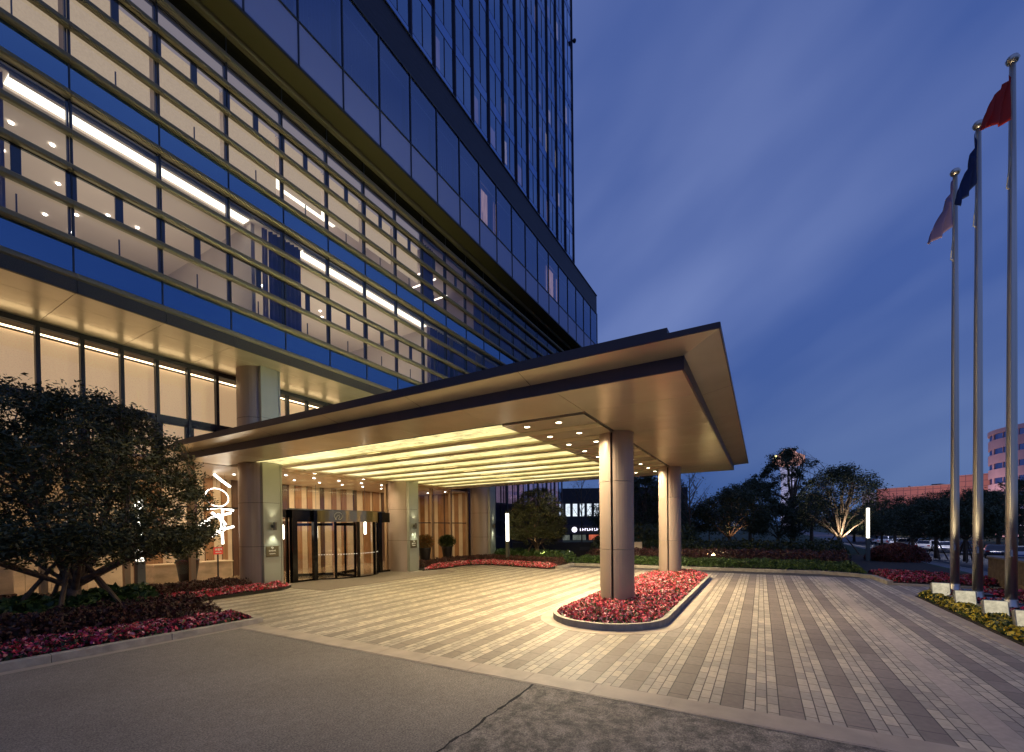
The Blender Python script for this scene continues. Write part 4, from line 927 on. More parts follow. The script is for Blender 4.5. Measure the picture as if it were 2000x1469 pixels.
# ================================================================== TREES
def tree(name, label, cat, x, y, z, trunk_h, R_, top, low, nleaf, lsize, m, seed, group=None, nlimb=9, tr=.12, stakes=0, stake_h=1.3, shell=.55, bark_m=bark, ncl=None, cz=.36, spread=.10, limb_end=.8, sag=.0, squash=1.0, stake_r=1.1, fork=None):
    """umbrella crown: radius R_, from z=low to z=top; many small leaf clumps on limbs"""
    rr = random.Random(seed); g = np.random.default_rng(seed)
    t = thing(name, (x, y, z), label, cat, group)
    H_ = top-low; zc = z+low+H_*cz; up = z+top-zc; dn = zc-(z+low)
    def pt(u, v, rad):   # u azimuth, v elevation -1..1 -> ellipsoid point
        ce = math.sqrt(max(0, 1-v*v)); r = R_*rad*ce; zz = (up if v > 0 else dn)*v*rad
        return Vector((x+r*math.cos(u), y+r*math.sin(u)*squash, zc+zz))
    b = MB(); th = z+trunk_h
    top_pt = Vector((x+rr.uniform(-.05, .05)*R_, y, th))
    b.tube([(x, y, z-.05), (x+rr.uniform(-.03, .03), y, z+trunk_h*.5), tuple(top_pt)], [tr*1.25, tr, tr*.92], 9)
    tips = []
    for i in range(nlimb):
        u = 2*PI*i/nlimb+rr.uniform(-.3, .3); v = rr.choice((-.35, 0, .2, .5, .8, .92)) if nlimb > 6 else rr.uniform(-.1, .9)
        e_ = pt(u, v, limb_end*rr.uniform(.85, 1.05)); mid = top_pt.lerp(e_, .45)+Vector((rr.uniform(-1, 1), rr.uniform(-1, 1), .5+sag))*R_*.06
        q = top_pt.lerp(e_, .75)+Vector((rr.uniform(-1, 1), rr.uniform(-1, 1), .4))*R_*.04
        r0 = tr*rr.uniform(.38, .6)
        b.tube([tuple(top_pt-Vector((0, 0, trunk_h*rr.uniform(0, .18)))), tuple(mid), tuple(q), tuple(e_)], [r0, r0*.62, r0*.35, r0*.12], 6, False)
        tips.append(e_)
        for k in range(5):
            s0 = mid.lerp(q, rr.random()) if k < 3 else q.lerp(e_, rr.random()*.6)
            uu = u+rr.uniform(-.75, .75); vv = min(.97, max(-.8, v+rr.uniform(-.55, .55))); e2 = pt(uu, vv, rr.uniform(.72, .96))
            m2 = s0.lerp(e2, .5)+Vector((rr.uniform(-1, 1), rr.uniform(-1, 1), rr.uniform(0, 1)))*R_*.05
            b.tube([tuple(s0), tuple(m2), tuple(e2)], [r0*.34, r0*.2, r0*.06], 5, False); tips.append(e2)
            for j in range(2):
                s1 = m2.lerp(e2, rr.random()*.7); e3 = pt(uu+rr.uniform(-.4, .4), min(.98, max(-.85, vv+rr.uniform(-.3, .3))), rr.uniform(.8, 1.0))
                b.tube([tuple(s1), tuple(s1.lerp(e3, .5)+Vector((0, 0, R_*.02))), tuple(e3)], [r0*.14, r0*.09, r0*.04], 4, False); tips.append(e3)
    b.build('trunk', bark_m, t, smooth=True)
    ncl = ncl or int(60+nleaf/90)
    C = np.empty((ncl, 3)); sz = np.empty(ncl)
    for i in range(ncl):
        if i < len(tips): c = tips[i]
        else:
            c = pt(rr.uniform(0, 2*PI), rr.uniform(-.80, .99) if cz > .3 else rr.uniform(-.55, .99), 1-(1-shell)*rr.random()**(1.6 if cz > .3 else 2.2))
        C[i] = c; sz[i] = rr.uniform(.6, 1.4)
    lump = 1+(.03 if cz < .3 else .09)*np.sin(C[:, 0]*3.1/R_*2+seed)*np.cos(C[:, 1]*4.0/R_*2+seed)
    C[:, :2] = (C[:, :2]-[x, y])*lump[:, None]+[x, y]
    idx = g.integers(0, ncl, nleaf); Pq = C[idx]+g.normal(size=(nleaf, 3))*(R_*spread)*sz[idx][:, None]*np.array([1, 1, .7])
    keep = Pq[:, 2] > z+low-.05*H_; Pq = Pq[keep]
    leaves('crown', Pq, lsize, m, t, .38, seed, .25)
    for s in range(stakes):
        a = 2*PI*s/stakes+.5+seed; dx, dy = stake_r*math.cos(a), stake_r*math.sin(a)
        MB().tube([(x+dx, y+dy, z-.1), (x+dx*.08, y+dy*.08, z+stake_h)], [.045, .035], 7).build('support_stake', stake_m, t)
    return t

tree('round_tree', 'large round headed tree with a low forked trunk in the left flower bed', 'tree', 3.25, 12.45, .1, .85, 2.42, 4.90, 1.18, 76000, .092, leaf_big, 5, None, 20, .12, 5, 1.5, .5, cz=.20, spread=.045, ncl=1350, limb_end=.9, stake_r=1.15)
a = at(1048, 25.5)
tree('round_tree', 'small dense round tree lit from below in the bed right of the entrance', 'tree', a[0], a[1], .1, .8, 1.68, 4.25, .85, 48000, .09, leaf_big, 8, None, 12, .10, 4, 1.3, .5, cz=.28, spread=.05, ncl=1000, stake_r=.9)
spot('tree_uplight_lamp', (a[0]-.9, a[1]-.9, .35), (a[0], a[1], 2.4), 130, (1, .86, .45), 110, .9, .06)
FT = 'bushy staked trees behind the driveway hedge'
a = at(1425, 33); tree('staked_tree', 'broad dark tree between the canopy end and the tall sparse tree', 'tree', a[0], a[1], 0, 1.2, 2.75, 4.75, 1.1, 20000, .17, leaf_far, 31, FT, 13, .13, 4, 1.5, .5, spread=.09, ncl=420, bark_m=bark)
spot('tree_uplight_lamp', (a[0]-1.3, a[1]-.6, 1.0), (a[0], a[1], 3), 150, (1, .62, .38), 100, .9, .06)
a = at(1640, 30)
tree('staked_tree', 'round tree with pale branches lit from below beside the lamp post', 'tree', a[0], a[1], 0, 1.15, 2.70, 5.95, 1.3, 15000, .15, leaf_far, 34, FT, 22, .15, 4, 1.5, .62, spread=.075, ncl=460)
spot('tree_uplight_lamp', (a[0]-.7, a[1]-.5, .95), (a[0]-.05, a[1], 3.0), 420, (1, .91, .72), 120, .9, .06)
a = at(1548, 45); tree('tall_tree', 'tall open tree with flat leaf tufts in front of the distant lit tower', 'tree', a[0], a[1], 0, 4.2, 3.5, 9.95, 4.0, 9000, .24, leaf_far, 41, None, 15, .22, 0, spread=.055, ncl=120, limb_end=.95, shell=.9)
a = at(1465, 42); tree('background_tree', 'rounded dark tree left of the tall open tree', 'tree', a[0], a[1], 0, 2.0, 2.6, 6.5, 1.8, 11000, .2, leaf_far, 43, 'trees behind the hedge', 9, .15, spread=.08, ncl=220)
a = at(1585, 41); tree('background_tree', 'dark leafy tree filling the gap behind the pale branched tree', 'tree', a[0], a[1], 0, 2.0, 2.4, 5.1, 1.2, 11000, .2, leaf_far, 44, 'trees behind the hedge', 9, .15, spread=.08, ncl=220)
a = at(1520, 36); tree('background_tree', 'low dark tree below the tall open tree', 'tree', a[0], a[1], 0, 1.0, 2.0, 3.6, .8, 9000, .18, leaf_far, 45, 'trees behind the hedge', 9, .12, spread=.09, ncl=200)
a = at(1262, 36); tree('background_tree', 'dark leafy tree seen under the canopy between its columns', 'tree', a[0], a[1], 0, 2.2, 3.0, 7.2, 1.6, 17000, .2, leaf_far, 46, 'trees behind the hedge', 10, .17, spread=.08, ncl=260)
a = at(1215, 44); tree('background_tree', 'dark tree behind the nearer canopy column', 'tree', a[0], a[1], 0, 2.2, 3.2, 6.5, 1.2, 9000, .22, leaf_far, 47, 'trees behind the hedge', 9, .15, spread=.08, ncl=200)
a = at(1300, 42); tree('background_tree', 'dark tree behind the farther canopy column', 'tree', a[0], a[1], 0, 1.5, 3.0, 5.2, .6, 12000, .2, leaf_far, 48, 'trees behind the hedge', 9, .15, spread=.09, ncl=220)
# nearly bare thin trees
def bare_tree(px, d, h, seed, label, n=14, r=.09, lean=0):
    x, y, _ = at(px, d); rr = random.Random(seed); t = thing('bare_tree', (x, y, 0), label, 'tree', 'thin nearly bare trees'); b = MB()
    b.tube([(x, y, -.05), (x+.1, y, h*.5), (x+lean, y, h)], [r, r*.7, r*.15], 7)
    tips = []
    for i in range(n):
        f = .3+.65*i/n; s0 = Vector((x+lean*f, y, h*f)); a_ = rr.uniform(0, 2*PI); L_ = h*.34*(1.15-f)+.3
        e_ = s0+Vector((math.cos(a_)*L_*.8, math.sin(a_)*L_*.8, L_*1.1)); b.tube([tuple(s0), tuple(s0.lerp(e_, .5)+Vector((0, 0, -.05))), tuple(e_)], [r*.4, r*.25, r*.08], 5, False); tips.append(e_)
        for k in range(3):
            s1 = s0.lerp(e_, rr.uniform(.4, .9)); e2 = s1+Vector((rr.uniform(-.5, .5), rr.uniform(-.5, .5), rr.uniform(.2, .7))); b.tube([tuple(s1), tuple(e2)], [r*.15, r*.05], 4, False); tips.append(e2)
    b.build('trunk', bark, t, smooth=True)
    g = np.random.default_rng(seed); P_ = np.array([tuple(q) for q in tips]); P_ = P_[g.integers(0, len(P_), 260)]+g.normal(size=(260, 3))*.16
    leaves('crown', P_, .13, leaf_far, t, .4, seed)
bare_tree(1347, 33, 5.9, 3, 'thin tall nearly bare tree right of the farther canopy column', 18)
bare_tree(1136, 46, 7.5, 6, 'thin bare tree against the dark wing left of the nearer column', 16, .08)
bare_tree(1385, 40, 4.4, 9, 'slanting thin bare tree between the two dark trees', 12, .06, .8)
# street trees with stakes on the far pavement
ST = 'staked street trees along the far pavement'
tlab = ['small street tree farthest left along the parked cars', 'second street tree from the lamp post along the parked cars', 'street tree rising directly behind the red leaved round bush', 'tall street tree between the red bush and the first flagpole', 'street tree seen between the first two flagpoles']
for i, (px, d, tp, rad, tz) in enumerate(((1722, 56, 4.3, 2.6, -1.1), (1748, 54, 4.8, 2.4, -1.1), (1782, 46, 4.3, 2.4, -1.1), (1828, 38, 4.6, 2.6, -1.05), (1886, 33, 4.1, 2.2, -.9))):
    a = at(px, d); tree('street_tree', tlab[i], 'tree', a[0], a[1], tz, 1.9, rad, tp+.6, 1.5, 10000, .2, leaf_far, 60+i, ST, 10, .13, 5 if i > 1 else 0, 1.6, .5, spread=.085, ncl=230, stake_r=.75)
for i, (px, d, tp, rad) in enumerate(((1700, 74, 6.0, 3.6), (1738, 70, 7.0, 3.8), (1790, 72, 6.9, 4.4), (1840, 70, 7.9, 4.3), (1905, 62, 7.2, 4.2), (1950, 58, 6.9, 3.2), (1995, 50, 7.6, 3.8), (1668, 80, 4.2, 3.5))):
    a = at(px, d); tree('background_tree', 'dark tree behind the parked cars, %s' % ('leftmost, just right of the lit tree', 'behind the two small street trees', 'below the long pink building', 'under the stepped pink building', 'behind the second flagpole', 'just left of the third flagpole', 'at the right edge of the view', 'low behind the lamp post')[i], 'tree', a[0], a[1], -1.23, 2.2, rad, tp+.6, .9, 11000, .28, leaf_far, 80+i, 'trees behind the parked cars', 9, .2, spread=.08, ncl=240)
# red leaved round bush
x, y, _ = at(1752, 22.5)
t = thing('red_bush', (x, y, 0), 'low round bush with dark red leaves at the driveway corner', 'bush'); g = np.random.default_rng(2)
u = g.uniform(0, 2*PI, 13000); v = g.uniform(0, 1, 13000)**.7; rad = 1-.35*g.uniform(0, 1, 13000)**2; lump = 1+.08*np.sin(u*5)*np.sin(v*7)
leaves('foliage', np.column_stack([x+1.28*np.sqrt(1-v*v)*np.cos(u)*rad*lump, y+1.28*np.sqrt(1-v*v)*np.sin(u)*rad*lump, .05+.92*v*rad*lump]), .095, leaf_redbush, t, .5, 3)
MB().tube([(x, y, 0), (x, y, .5)], [.05, .03], 6).build('stem', bark, t)

# potted plants by the lobby glass
pot_m = M('matt_black_vase', (.018, .014, .012), .35, .3)
def pot(x, y, h, rw, label, leafm, R_, seed, n=2600):
    t = thing('potted_plant', (x, y, .03), label, 'potted plant', 'tall dark vases by the lobby glass')
    MB().lathe([(rw*.62, 0), (rw*.72, h*.3), (rw, h*.93), (rw*1.04, h), (rw*.9, h), (rw*.86, h-.06)], (x, y, .03), 22).build('vase', pot_m, t, smooth=True)
    g = np.random.default_rng(seed); q = g.normal(size=(n, 3)); q /= np.linalg.norm(q, axis=1)[:, None]; q *= (g.uniform(0, 1, (n, 1))**.45)*R_*np.array([1, 1, .78])
    q += [x, y, .03+h+R_*.55]; leaves('foliage', q, .085, leafm, t, .45, seed)
    b = MB(); rr = random.Random(seed)
    for k in range(7): b.tube([(x, y, h), (x+rr.uniform(-.5, .5)*R_, y+rr.uniform(-.5, .5)*R_, h+R_*rr.uniform(.3, .8))], [.018, .006], 4)
    b.build('stem', bark, t)
leaf_mix = M('orange_green_leaf', (.2, .15, .05), .5, rand=[(.05, .08, .02), (.35, .12, .03), (.12, .12, .05)])
pot(17.35, 15.25, 1.02, .33, 'tall black vase with orange and green leaves just right of the second column', leaf_mix, .52, 71)
pot(19.15, 15.2, 1.0, .30, 'tall black vase with a dark round plant nearer the third column', leaf_m, .50, 72)
a = at(365, 14.6); pot(a[0], a[1], 1.05, .33, 'tall black vase behind the large round tree in front of the lobby glass', leaf_m, .40, 73, 900)

# ================================================================== LAMP POSTS (light columns)
post_m = M('grey_post_metal', (.16, .16, .13), .4, .5)
LB = thing('light_column', (0, 0, 0), 'x', 'lamp post', 'square light columns')
b = MB(); b.box(-.085, -.085, 0, .085, .085, 1.22); b.box(-.085, -.085, 2.78, .085, .085, 2.86); b.box(-.14, -.14, -.03, .14, .14, .02); b.build('post', post_m, LB, bevel=.008)
b = MB()
for sx in (-1, 1):
    for sy in (-1, 1): b.box(sx*.073-.012, sy*.073-.012, 1.22, sx*.073+.012, sy*.073+.012, 2.78)
b.build('frame', post_m, LB)
MB().box(-.062, -.062, 1.225, .062, .062, 2.775).build('diffuser', E('lamp_diffuser', (1, .93, .78), 5.0), LB)
LB.location = (5.0, 13.0, .05)
a = at(272, 11.0); LB.location = (a[0], a[1], .05); LB['label'] = 'square light column partly hidden by the large round tree'
a = at(991, 24.2); copy_tree(LB, None, (a[0], a[1], .05), None, 'square light column in the bed left of the small dense tree')
a = at(1695, 22.6); copy_tree(LB, None, (a[0], a[1], .05), None, 'square light column at the hedge corner right of the pale branched tree')
# small lit marker stone, small hedge uplight
a = at(1236, 24.6)
t = thing('marker_stone', (a[0], a[1], 0), 'lit pale stone marker with a small emblem beside the nearer canopy column', 'sign')
st_m = M('pale_marker_stone', (.50, .40, .28), .6, noise=(5, .15))
ms = MB(); ms.obox((a[0], a[1], .75), (.16, 1.0, .78), R(14)); ms.build('slab', st_m, t); MB().obox((a[0], a[1], .26), (.14, .95, .19), R(14)).build('band', M('brown_stone_band', (.20, .11, .05), .7), t); MB().obox((a[0], a[1], .12), (.26, 1.15, .1), R(14)).build('base', st_m, t)
b = MB(); ux, uy = -math.sin(R(14)), math.cos(R(14)); fx, fy = a[0]-.095*math.cos(R(14)), a[1]-.095*math.sin(R(14))
b.tube([(fx+ux*q, fy+uy*q, w) for q, w in ((.1, .98), (.02, .92), (-.05, .86), (.02, .82), (.12, .80))], .022, 6)
for q in range(7): b.obox((fx+ux*(.22-.07*q), fy+uy*(.22-.07*q), .68), (.02, .045, .06), R(14))
b.build('emblem', letter_m, t)
spot('marker_lamp', (a[0]-.7, a[1]-.1, .35), (a[0], a[1], .7), 16, (1, .78, .45), 110, .9, .05, t)
a = at(1392, 22.3)
t = thing('garden_spotlight', (a[0], a[1], 0), 'small bright garden spotlight shining out of the low green hedge', 'spotlight')
MB().tube([(a[0], a[1], 0), (a[0], a[1], .48)], .02, 6).build('spike', frame_dark, t)
MB().lathe([(.07, -.08), (.09, .06)], (a[0], a[1], .52), 14).build('housing', frame_dark, t)
MB().obox((a[0]-.09, a[1]-.02, .55), (.02, .13, .13), 0).build('lens', E('spot_lens', (1, .85, .45), 55), t)
spot('garden_lamp', (a[0]-.16, a[1]-.03, .6), (a[0]-4, a[1]-.5, .3), 45, (1, .75, .35), 150, .8, .05, t)

# ================================================================== FLAGPOLES, PLINTHS, FLOODLIGHTS, STONE WALL
FX = [(15.97, -4.49), (14.45, -4.46), (13.20, -4.58)]
flab = ['steel flagpole farthest from the camera with a faint pale flag', 'middle steel flagpole with the dark blue flag', 'tallest looking steel flagpole at the right with the red flag']
fcol = [((.32, .22, .34), 'thin pale lilac flag hanging from the farthest flagpole'), ((.012, .03, .12), 'dark blue flag drooping from the middle flagpole'), ((.42, .02, .012), 'red flag drooping from the right hand flagpole')]
for i, (x, y) in enumerate(FX):
    t = thing('flagpole', (x, y, .2), flab[i], 'flagpole', 'steel flagpoles in a row')
    MB().lathe([(.092, 0), (.087, 2.5), (.075, 6.5), (.05, (11.0, 11.05, 11.4)[i])], (x, y, .2), 20).build('pole', steel, t, smooth=True)
    MB().lathe([(.13, 0), (.13, .03), (.103, .05), (.103, .16), (.098, .17)], (x, y, .2), 20).build('base_collar', steel, t, smooth=True)
    MB().lathe([(.02, 0), (.085, .03), (.11, .09), (.085, .15), (.03, .19)], (x, y, (11.2, 11.25, 11.55)[i]), 16).build('finial', steel, t, smooth=True)
    b = MB(); b.tube([(x-.07, y+.05, 9.6), (x-.12, y+.1, 9.2), (x-.05, y+.1, 9.0), (x+.08, y-.05, 8.95)], .012, 5); b.tube([(x-.07, y+.04, 11.1), (x-.09, y+.05, 1.4)], .006, 4); b.build('halyard', M('rope', (.6, .55, .42), .8) if i == 0 else bpy.data.materials['rope'], t)
    b = MB(); b.box(x-.13, y+.02, 1.28, x-.09, y+.06, 1.42); b.build('cleat', steel, t)
    col, lab = fcol[i]
    n, m = 16, 14; hgt = (1.25, 1.2, .95)[i]; wid = (.55, .42, .60)[i]
    vs = []
    for a in range(n+1):
        u = a/n
        for c in range(m+1):
            v = c/m; s = (x, y)
            # upper edge slides down the pole, free corner hangs low and out
            zz = (11.1, 11.15, 11.3)[i]-v*hgt*(1-.12*u)-u*(.75, .85, .28)[i]*(1-.25*v); w = wid*u*(.28+.72*v); fold = .07*math.sin(u*13+v*3+i)*(.3+u)
            vs.append((x-.06-w*.3+fold*.5, y+.05+w*.95+fold, zz+.03*math.sin(u*9+i)))
    fs = [(a*(m+1)+c, (a+1)*(m+1)+c, (a+1)*(m+1)+c+1, a*(m+1)+c+1) for a in range(n) for c in range(m)]
    f = MB().add(vs, fs).build('flag', M('flag_cloth_%s' % ('pale', 'blue', 'red')[i], col, .8), None, smooth=True, loc=(x, y, 9.5))
    tag(f, lab, 'flag', 'flags on the three poles'); md = f.modifiers.new('thick', 'SOLIDIFY'); md.thickness = .006
plab = ['dark granite plinth under the farthest flagpole', 'dark granite plinth under the middle flagpole', 'dark granite plinth under the right hand flagpole']
for i, (x, y) in enumerate(FX):
    b = MB(); b.box(x-.62, y-.55, -.02, x+.42, y+.42, .20)
    tag(b.build('plinth', granite_dark, bevel=.012, loc=(x, y, 0)), plab[i], 'plinth', 'granite plinths of the flagpoles')
flens = E('flood_lens', (1, .88, .62), .62, (5, .45, (1, 1, 1))); fh = M('flood_housing', (.38, .35, .28), .4, .7)
fl = ['square floodlight aimed at the farthest flagpole', 'square floodlight aimed at the middle flagpole', 'square floodlight aimed at the right hand flagpole', 'square floodlight cut off by the right edge of the view']
for i, (x, y) in enumerate(((15.25, -4.02), (13.70, -4.02), (12.22, -4.02), (11.05, -4.05))):
    t = thing('pole_floodlight', (x, y, .03), fl[i], 'floodlight', 'square floodlights among the yellow flowers')
    MB().obox((x, y, .26), (.15, .36, .38), R(-6), R(20)).build('housing', fh, t, bevel=.01)
    m3 = Matrix.Rotation(R(-6), 3, 'Z') @ Matrix.Rotation(R(20), 3, 'Y'); q = m3 @ Vector((-.080, 0, 0))
    MB().obox((x+q.x, y+q.y, .26+q.z), (.012, .32, .34), R(-6), R(20)).build('lens', flens, t)
    b = MB(); b.tube([(x, y, .0), (x, y, .12)], .03, 6); b.build('bracket', frame_dark, t)
    if i < 3: spot('flood_lamp', (x+.15, y-.05, .46), (FX[i][0], FX[i][1], 6), 850, (1, .80, .48), 42, .7, .06, t)
t = thing('stone_wall', (14, -6.35, 0), 'low rough brown stone wall behind the flagpoles', 'wall')
b = MB(); rr = random.Random(6)
for r_i in range(4):
    x = 2.0-r_i*.3
    while x < 19.3:
        w = rr.uniform(.8, 1.5); x2 = min(x+w, 19.4); b.box(x+.004, -6.5+rr.uniform(0, .012), -.35+.31*r_i+.004, x2-.004, -6.22+rr.uniform(0, .012), -.35+.31*(r_i+1)-.004); x = x2
b.build('stone_courses', stone_wall_m, t, bevel=.006); MB().box(1.8, -6.47, -.36, 19.35, -6.25, .885).build('mortar', soil, t)
MB().box(1.5, -6.54, .892, 19.42, -6.18, .94).build('coping', M('grey_coping', (.22, .20, .18), .7, noise=(6, .2)), t)

# ================================================================== STREET BEYOND, CARS, SCOOTERS
tag(MB().quad((15, -21.5, -1.215), (400, -21.5, -1.215), (400, -12.3, -1.215), (15, -12.3, -1.215)).build('street', M('street_asphalt', (.055, .058, .07), .6, noise=(1.5, .2))), kind='structure')
b = MB()
for i in range(40): b.quad((18+i*6, -12.62, -1.209), (24+i*6, -12.62, -1.209), (24+i*6, -12.50, -1.209), (18+i*6, -12.50, -1.209))
tag(b.build('street_marking', M('white_road_paint', (.55, .55, .55), .7)), kind='structure')
b = MB(); n = 30
for i in range(n):     # footpath falls gently towards the street
    xa, xb = 12+i*3, 15+i*3-.01; b.quad((xa, -12.2, -1.12), (xb, -12.2, -1.12), (xb, -8.6, hz(0, -8.6)+.03), (xa, -8.6, hz(0, -8.6)+.03))
tag(b.build('footpath', M('grey_path_slabs', (.20, .18, .17), .7, noise=(2.5, .2))), kind='structure')
tag(MB().box(12, -12.3, -1.3, 200, -12.16, -1.10).build('street_kerb', kerb_m), kind='structure')

cglass = M('car_glass', (.01, .012, .02), .05, .0, spec=.8); rubber = M('tyre_rubber', (.012, .012, .012), .8); rim_m = M('alloy_rim', (.4, .4, .42), .3, .9)
tail = M('tail_lamp', (.35, .01, .01), .3); headl = E('head_lamp', (.9, .92, 1), .6)
def car_proto(kind, body_m):
    t = thing('parked_car', (0, 0, 0), 'x', 'car', 'cars parked along the far side of the street')
    Lh = 1.87 if kind != 'suv' else 1.95; hgt = {'sedan': 1.22, 'hatch': 1.28, 'suv': 1.42}[kind]; Wd = .74; bl = .62 if kind != 'suv' else .72
    if kind == 'sedan': prof = [(-Lh, .30), (-Lh, .62), (-Lh+.12, .70), (-1.15, .76), (-.62, hgt-.04), (-.2, hgt), (.45, hgt-.02), (1.15, .80), (1.70, .74), (Lh, .62), (Lh, .28)]
    elif kind == 'hatch': prof = [(-Lh, .30), (-Lh, .66), (-Lh+.10, .82), (-1.45, hgt-.05), (-.9, hgt), (.3, hgt-.01), (1.02, .82), (1.62, .72), (Lh, .58), (Lh, .28)]
    else: prof = [(-Lh, .32), (-Lh, .80), (-Lh+.10, .92), (-1.65, hgt-.04), (-1.2, hgt), (.4, hgt), (1.0, .92), (1.68, .84), (Lh, .68), (Lh, .32)]
    def yw(z): return Wd if z < .8 else Wd-.17*(z-.8)/(hgt-.8)
    n = len(prof); b = MB(); vs = [(x, -yw(z), z) for x, z in prof]+[(x, yw(z), z) for x, z in prof]
    b.add(vs, [(i, (i+1) % n, (i+1) % n+n, i+n) for i in range(n)]+[tuple(range(n-1, -1, -1)), tuple(range(n, 2*n))])
    body = b.build('body', body_m, t, bevel=.05)
    # glazing: side windows and screens
    roof = [p for p in prof if p[1] > hgt-.06]; x0, x1 = roof[0][0], roof[-1][0]; i0 = prof.index(roof[0])-1; i1 = prof.index(roof[-1])+1
    fx, fz = prof[i1]; rx, rz = prof[i0]
    for s in (-1, 1):
        b = MB(); zt_ = hgt-.08; zb_ = max(.80, rz)+.04
        def sx(x, z): return (x, s*(yw(z)+.006), z)
        b.quad(sx(rx+(x0-rx)*.25+.12, zb_), sx(fx-(fx-x1)*.18-.12, zb_), sx(x1-.05, zt_), sx(x0+.08, zt_)); b.build('side_window', cglass, t)
    for (xa, za, xb, zb_, nm) in ((fx, fz, x1, hgt, 'windscreen'), (rx, rz, x0, hgt, 'rear_window')):
        dx = .012 if nm == 'windscreen' else -.012
        def L_(f): return (xa+(xb-xa)*f+dx, za+(zb_-za)*f+.012)
        (p1, q1), (p2, q2) = L_(.10), L_(.86)
        MB().quad((p1, -yw(q1)+.07, q1), (p1, yw(q1)-.07, q1), (p2, yw(q2)-.07, q2), (p2, -yw(q2)+.07, q2)).build(nm, cglass, t)
    for wx in (-1.18, 1.22):
        for s in (-1, 1):
            b = MB(); vs = []; rr_ = .29; m_ = 18
            for yy in (s*(Wd-.15), s*(Wd+.008)):
                for k in range(m_): vs.append((wx+rr_*math.cos(2*PI*k/m_), yy, .29+rr_*math.sin(2*PI*k/m_)))
            b.add(vs, [(k, (k+1) % m_, (k+1) % m_+m_, k+m_) for k in range(m_)]+[tuple(range(m_)), tuple(range(m_, 2*m_))]); w = b.build('wheel', rubber, t)
            b = MB(); vs = [(wx+.18*math.cos(2*PI*k/m_), s*(Wd+.016), .29+.18*math.sin(2*PI*k/m_)) for k in range(m_)]; b.add(vs, [tuple(range(m_))]); b.build('rim', rim_m, w)
    for s in (-1, 1):
        MB().box(-Lh-.012, s*.46, .60, -Lh+.04, s*.70, .73).build('tail_light', tail, t)
        MB().box(Lh-.05, s*.44, .50, Lh+.012, s*.70, .60).build('headlight', headl, t)
    b = MB(); b.box(-Lh-.02, -.62, .34, -Lh+.02, .62, .40); b.box(Lh-.02, -.40, .34, Lh+.02, .40, .46); b.build('bumper_trim', rubber, t)
    MB().box(-Lh-.016, -.2, .50, -Lh, .2, .58).build('number_plate', M('blank_plate', (.05, .08, .35), .4) if 'blank_plate' not in bpy.data.materials else bpy.data.materials['blank_plate'], t)
    return t
cpaint = {'white': M('white_car_paint', (.70, .70, .72), .2, .0, coat=1), 'silver': M('silver_car_paint', (.45, .46, .50), .25, .6, coat=1), 'dark': M('dark_car_paint', (.03, .035, .05), .2, .3, coat=1), 'beige': M('beige_car_paint', (.42, .36, .28), .3, .3, coat=1)}
protos = {}
for k, c in (('suv', 'silver'), ('hatch', 'white'), ('sedan', 'white'), ('sedan', 'dark'), ('suv', 'dark'), ('hatch', 'beige')): protos[(k, c)] = car_proto(k, cpaint[c])
cars = [((1714, 70), ('hatch', 'silver'), 'white'), ]
clist = [(1712, 74, ('hatch', 'white'), 'small white hatchback farthest away beside the lamp post'), (1727, 69, ('sedan', 'white'), 'white sedan in the distance behind the first street trees'), (1739, 65, ('suv', 'silver'), 'silver car partly hidden by the second street tree'),
         (1760, 60, ('sedan', 'white'), 'white sedan between the second and third street trees'), (1779, 57, ('hatch', 'beige'), 'beige hatchback hidden by the trunk behind the red bush'), (1798, 53.5, ('suv', 'silver'), 'silver people carrier facing the road left of the tall street tree'),
         (1819, 50.5, ('hatch', 'white'), 'white hatchback just left of the tall staked street tree'), (1846, 47.5, ('sedan', 'white'), 'white sedan with a red tail light left of the first flagpole'), (1890, 44.5, ('suv', 'dark'), 'dark van behind the street tree between the flagpoles'),
         (1946, 39.5, ('sedan', 'dark'), 'dark sedan with lit tail lamps between the second and third flagpoles'), (1990, 36, ('hatch', 'white'), 'white car at the right edge beyond the stone wall')]
used = set()
for px, d, kc, lab in clist:
    x, y, _ = at(px, d); rz = R(8) if px < 1840 else R(2)
    rz = R(-38) if px < 1840 else R(-16)
    if kc not in used: o_ = protos[kc]; o_.location = (x, y, -1.21); o_.rotation_euler = (0, 0, rz); o_['label'] = lab; used.add(kc)
    else: copy_tree(protos[kc], None, (x, y, -1.21), rz, lab)

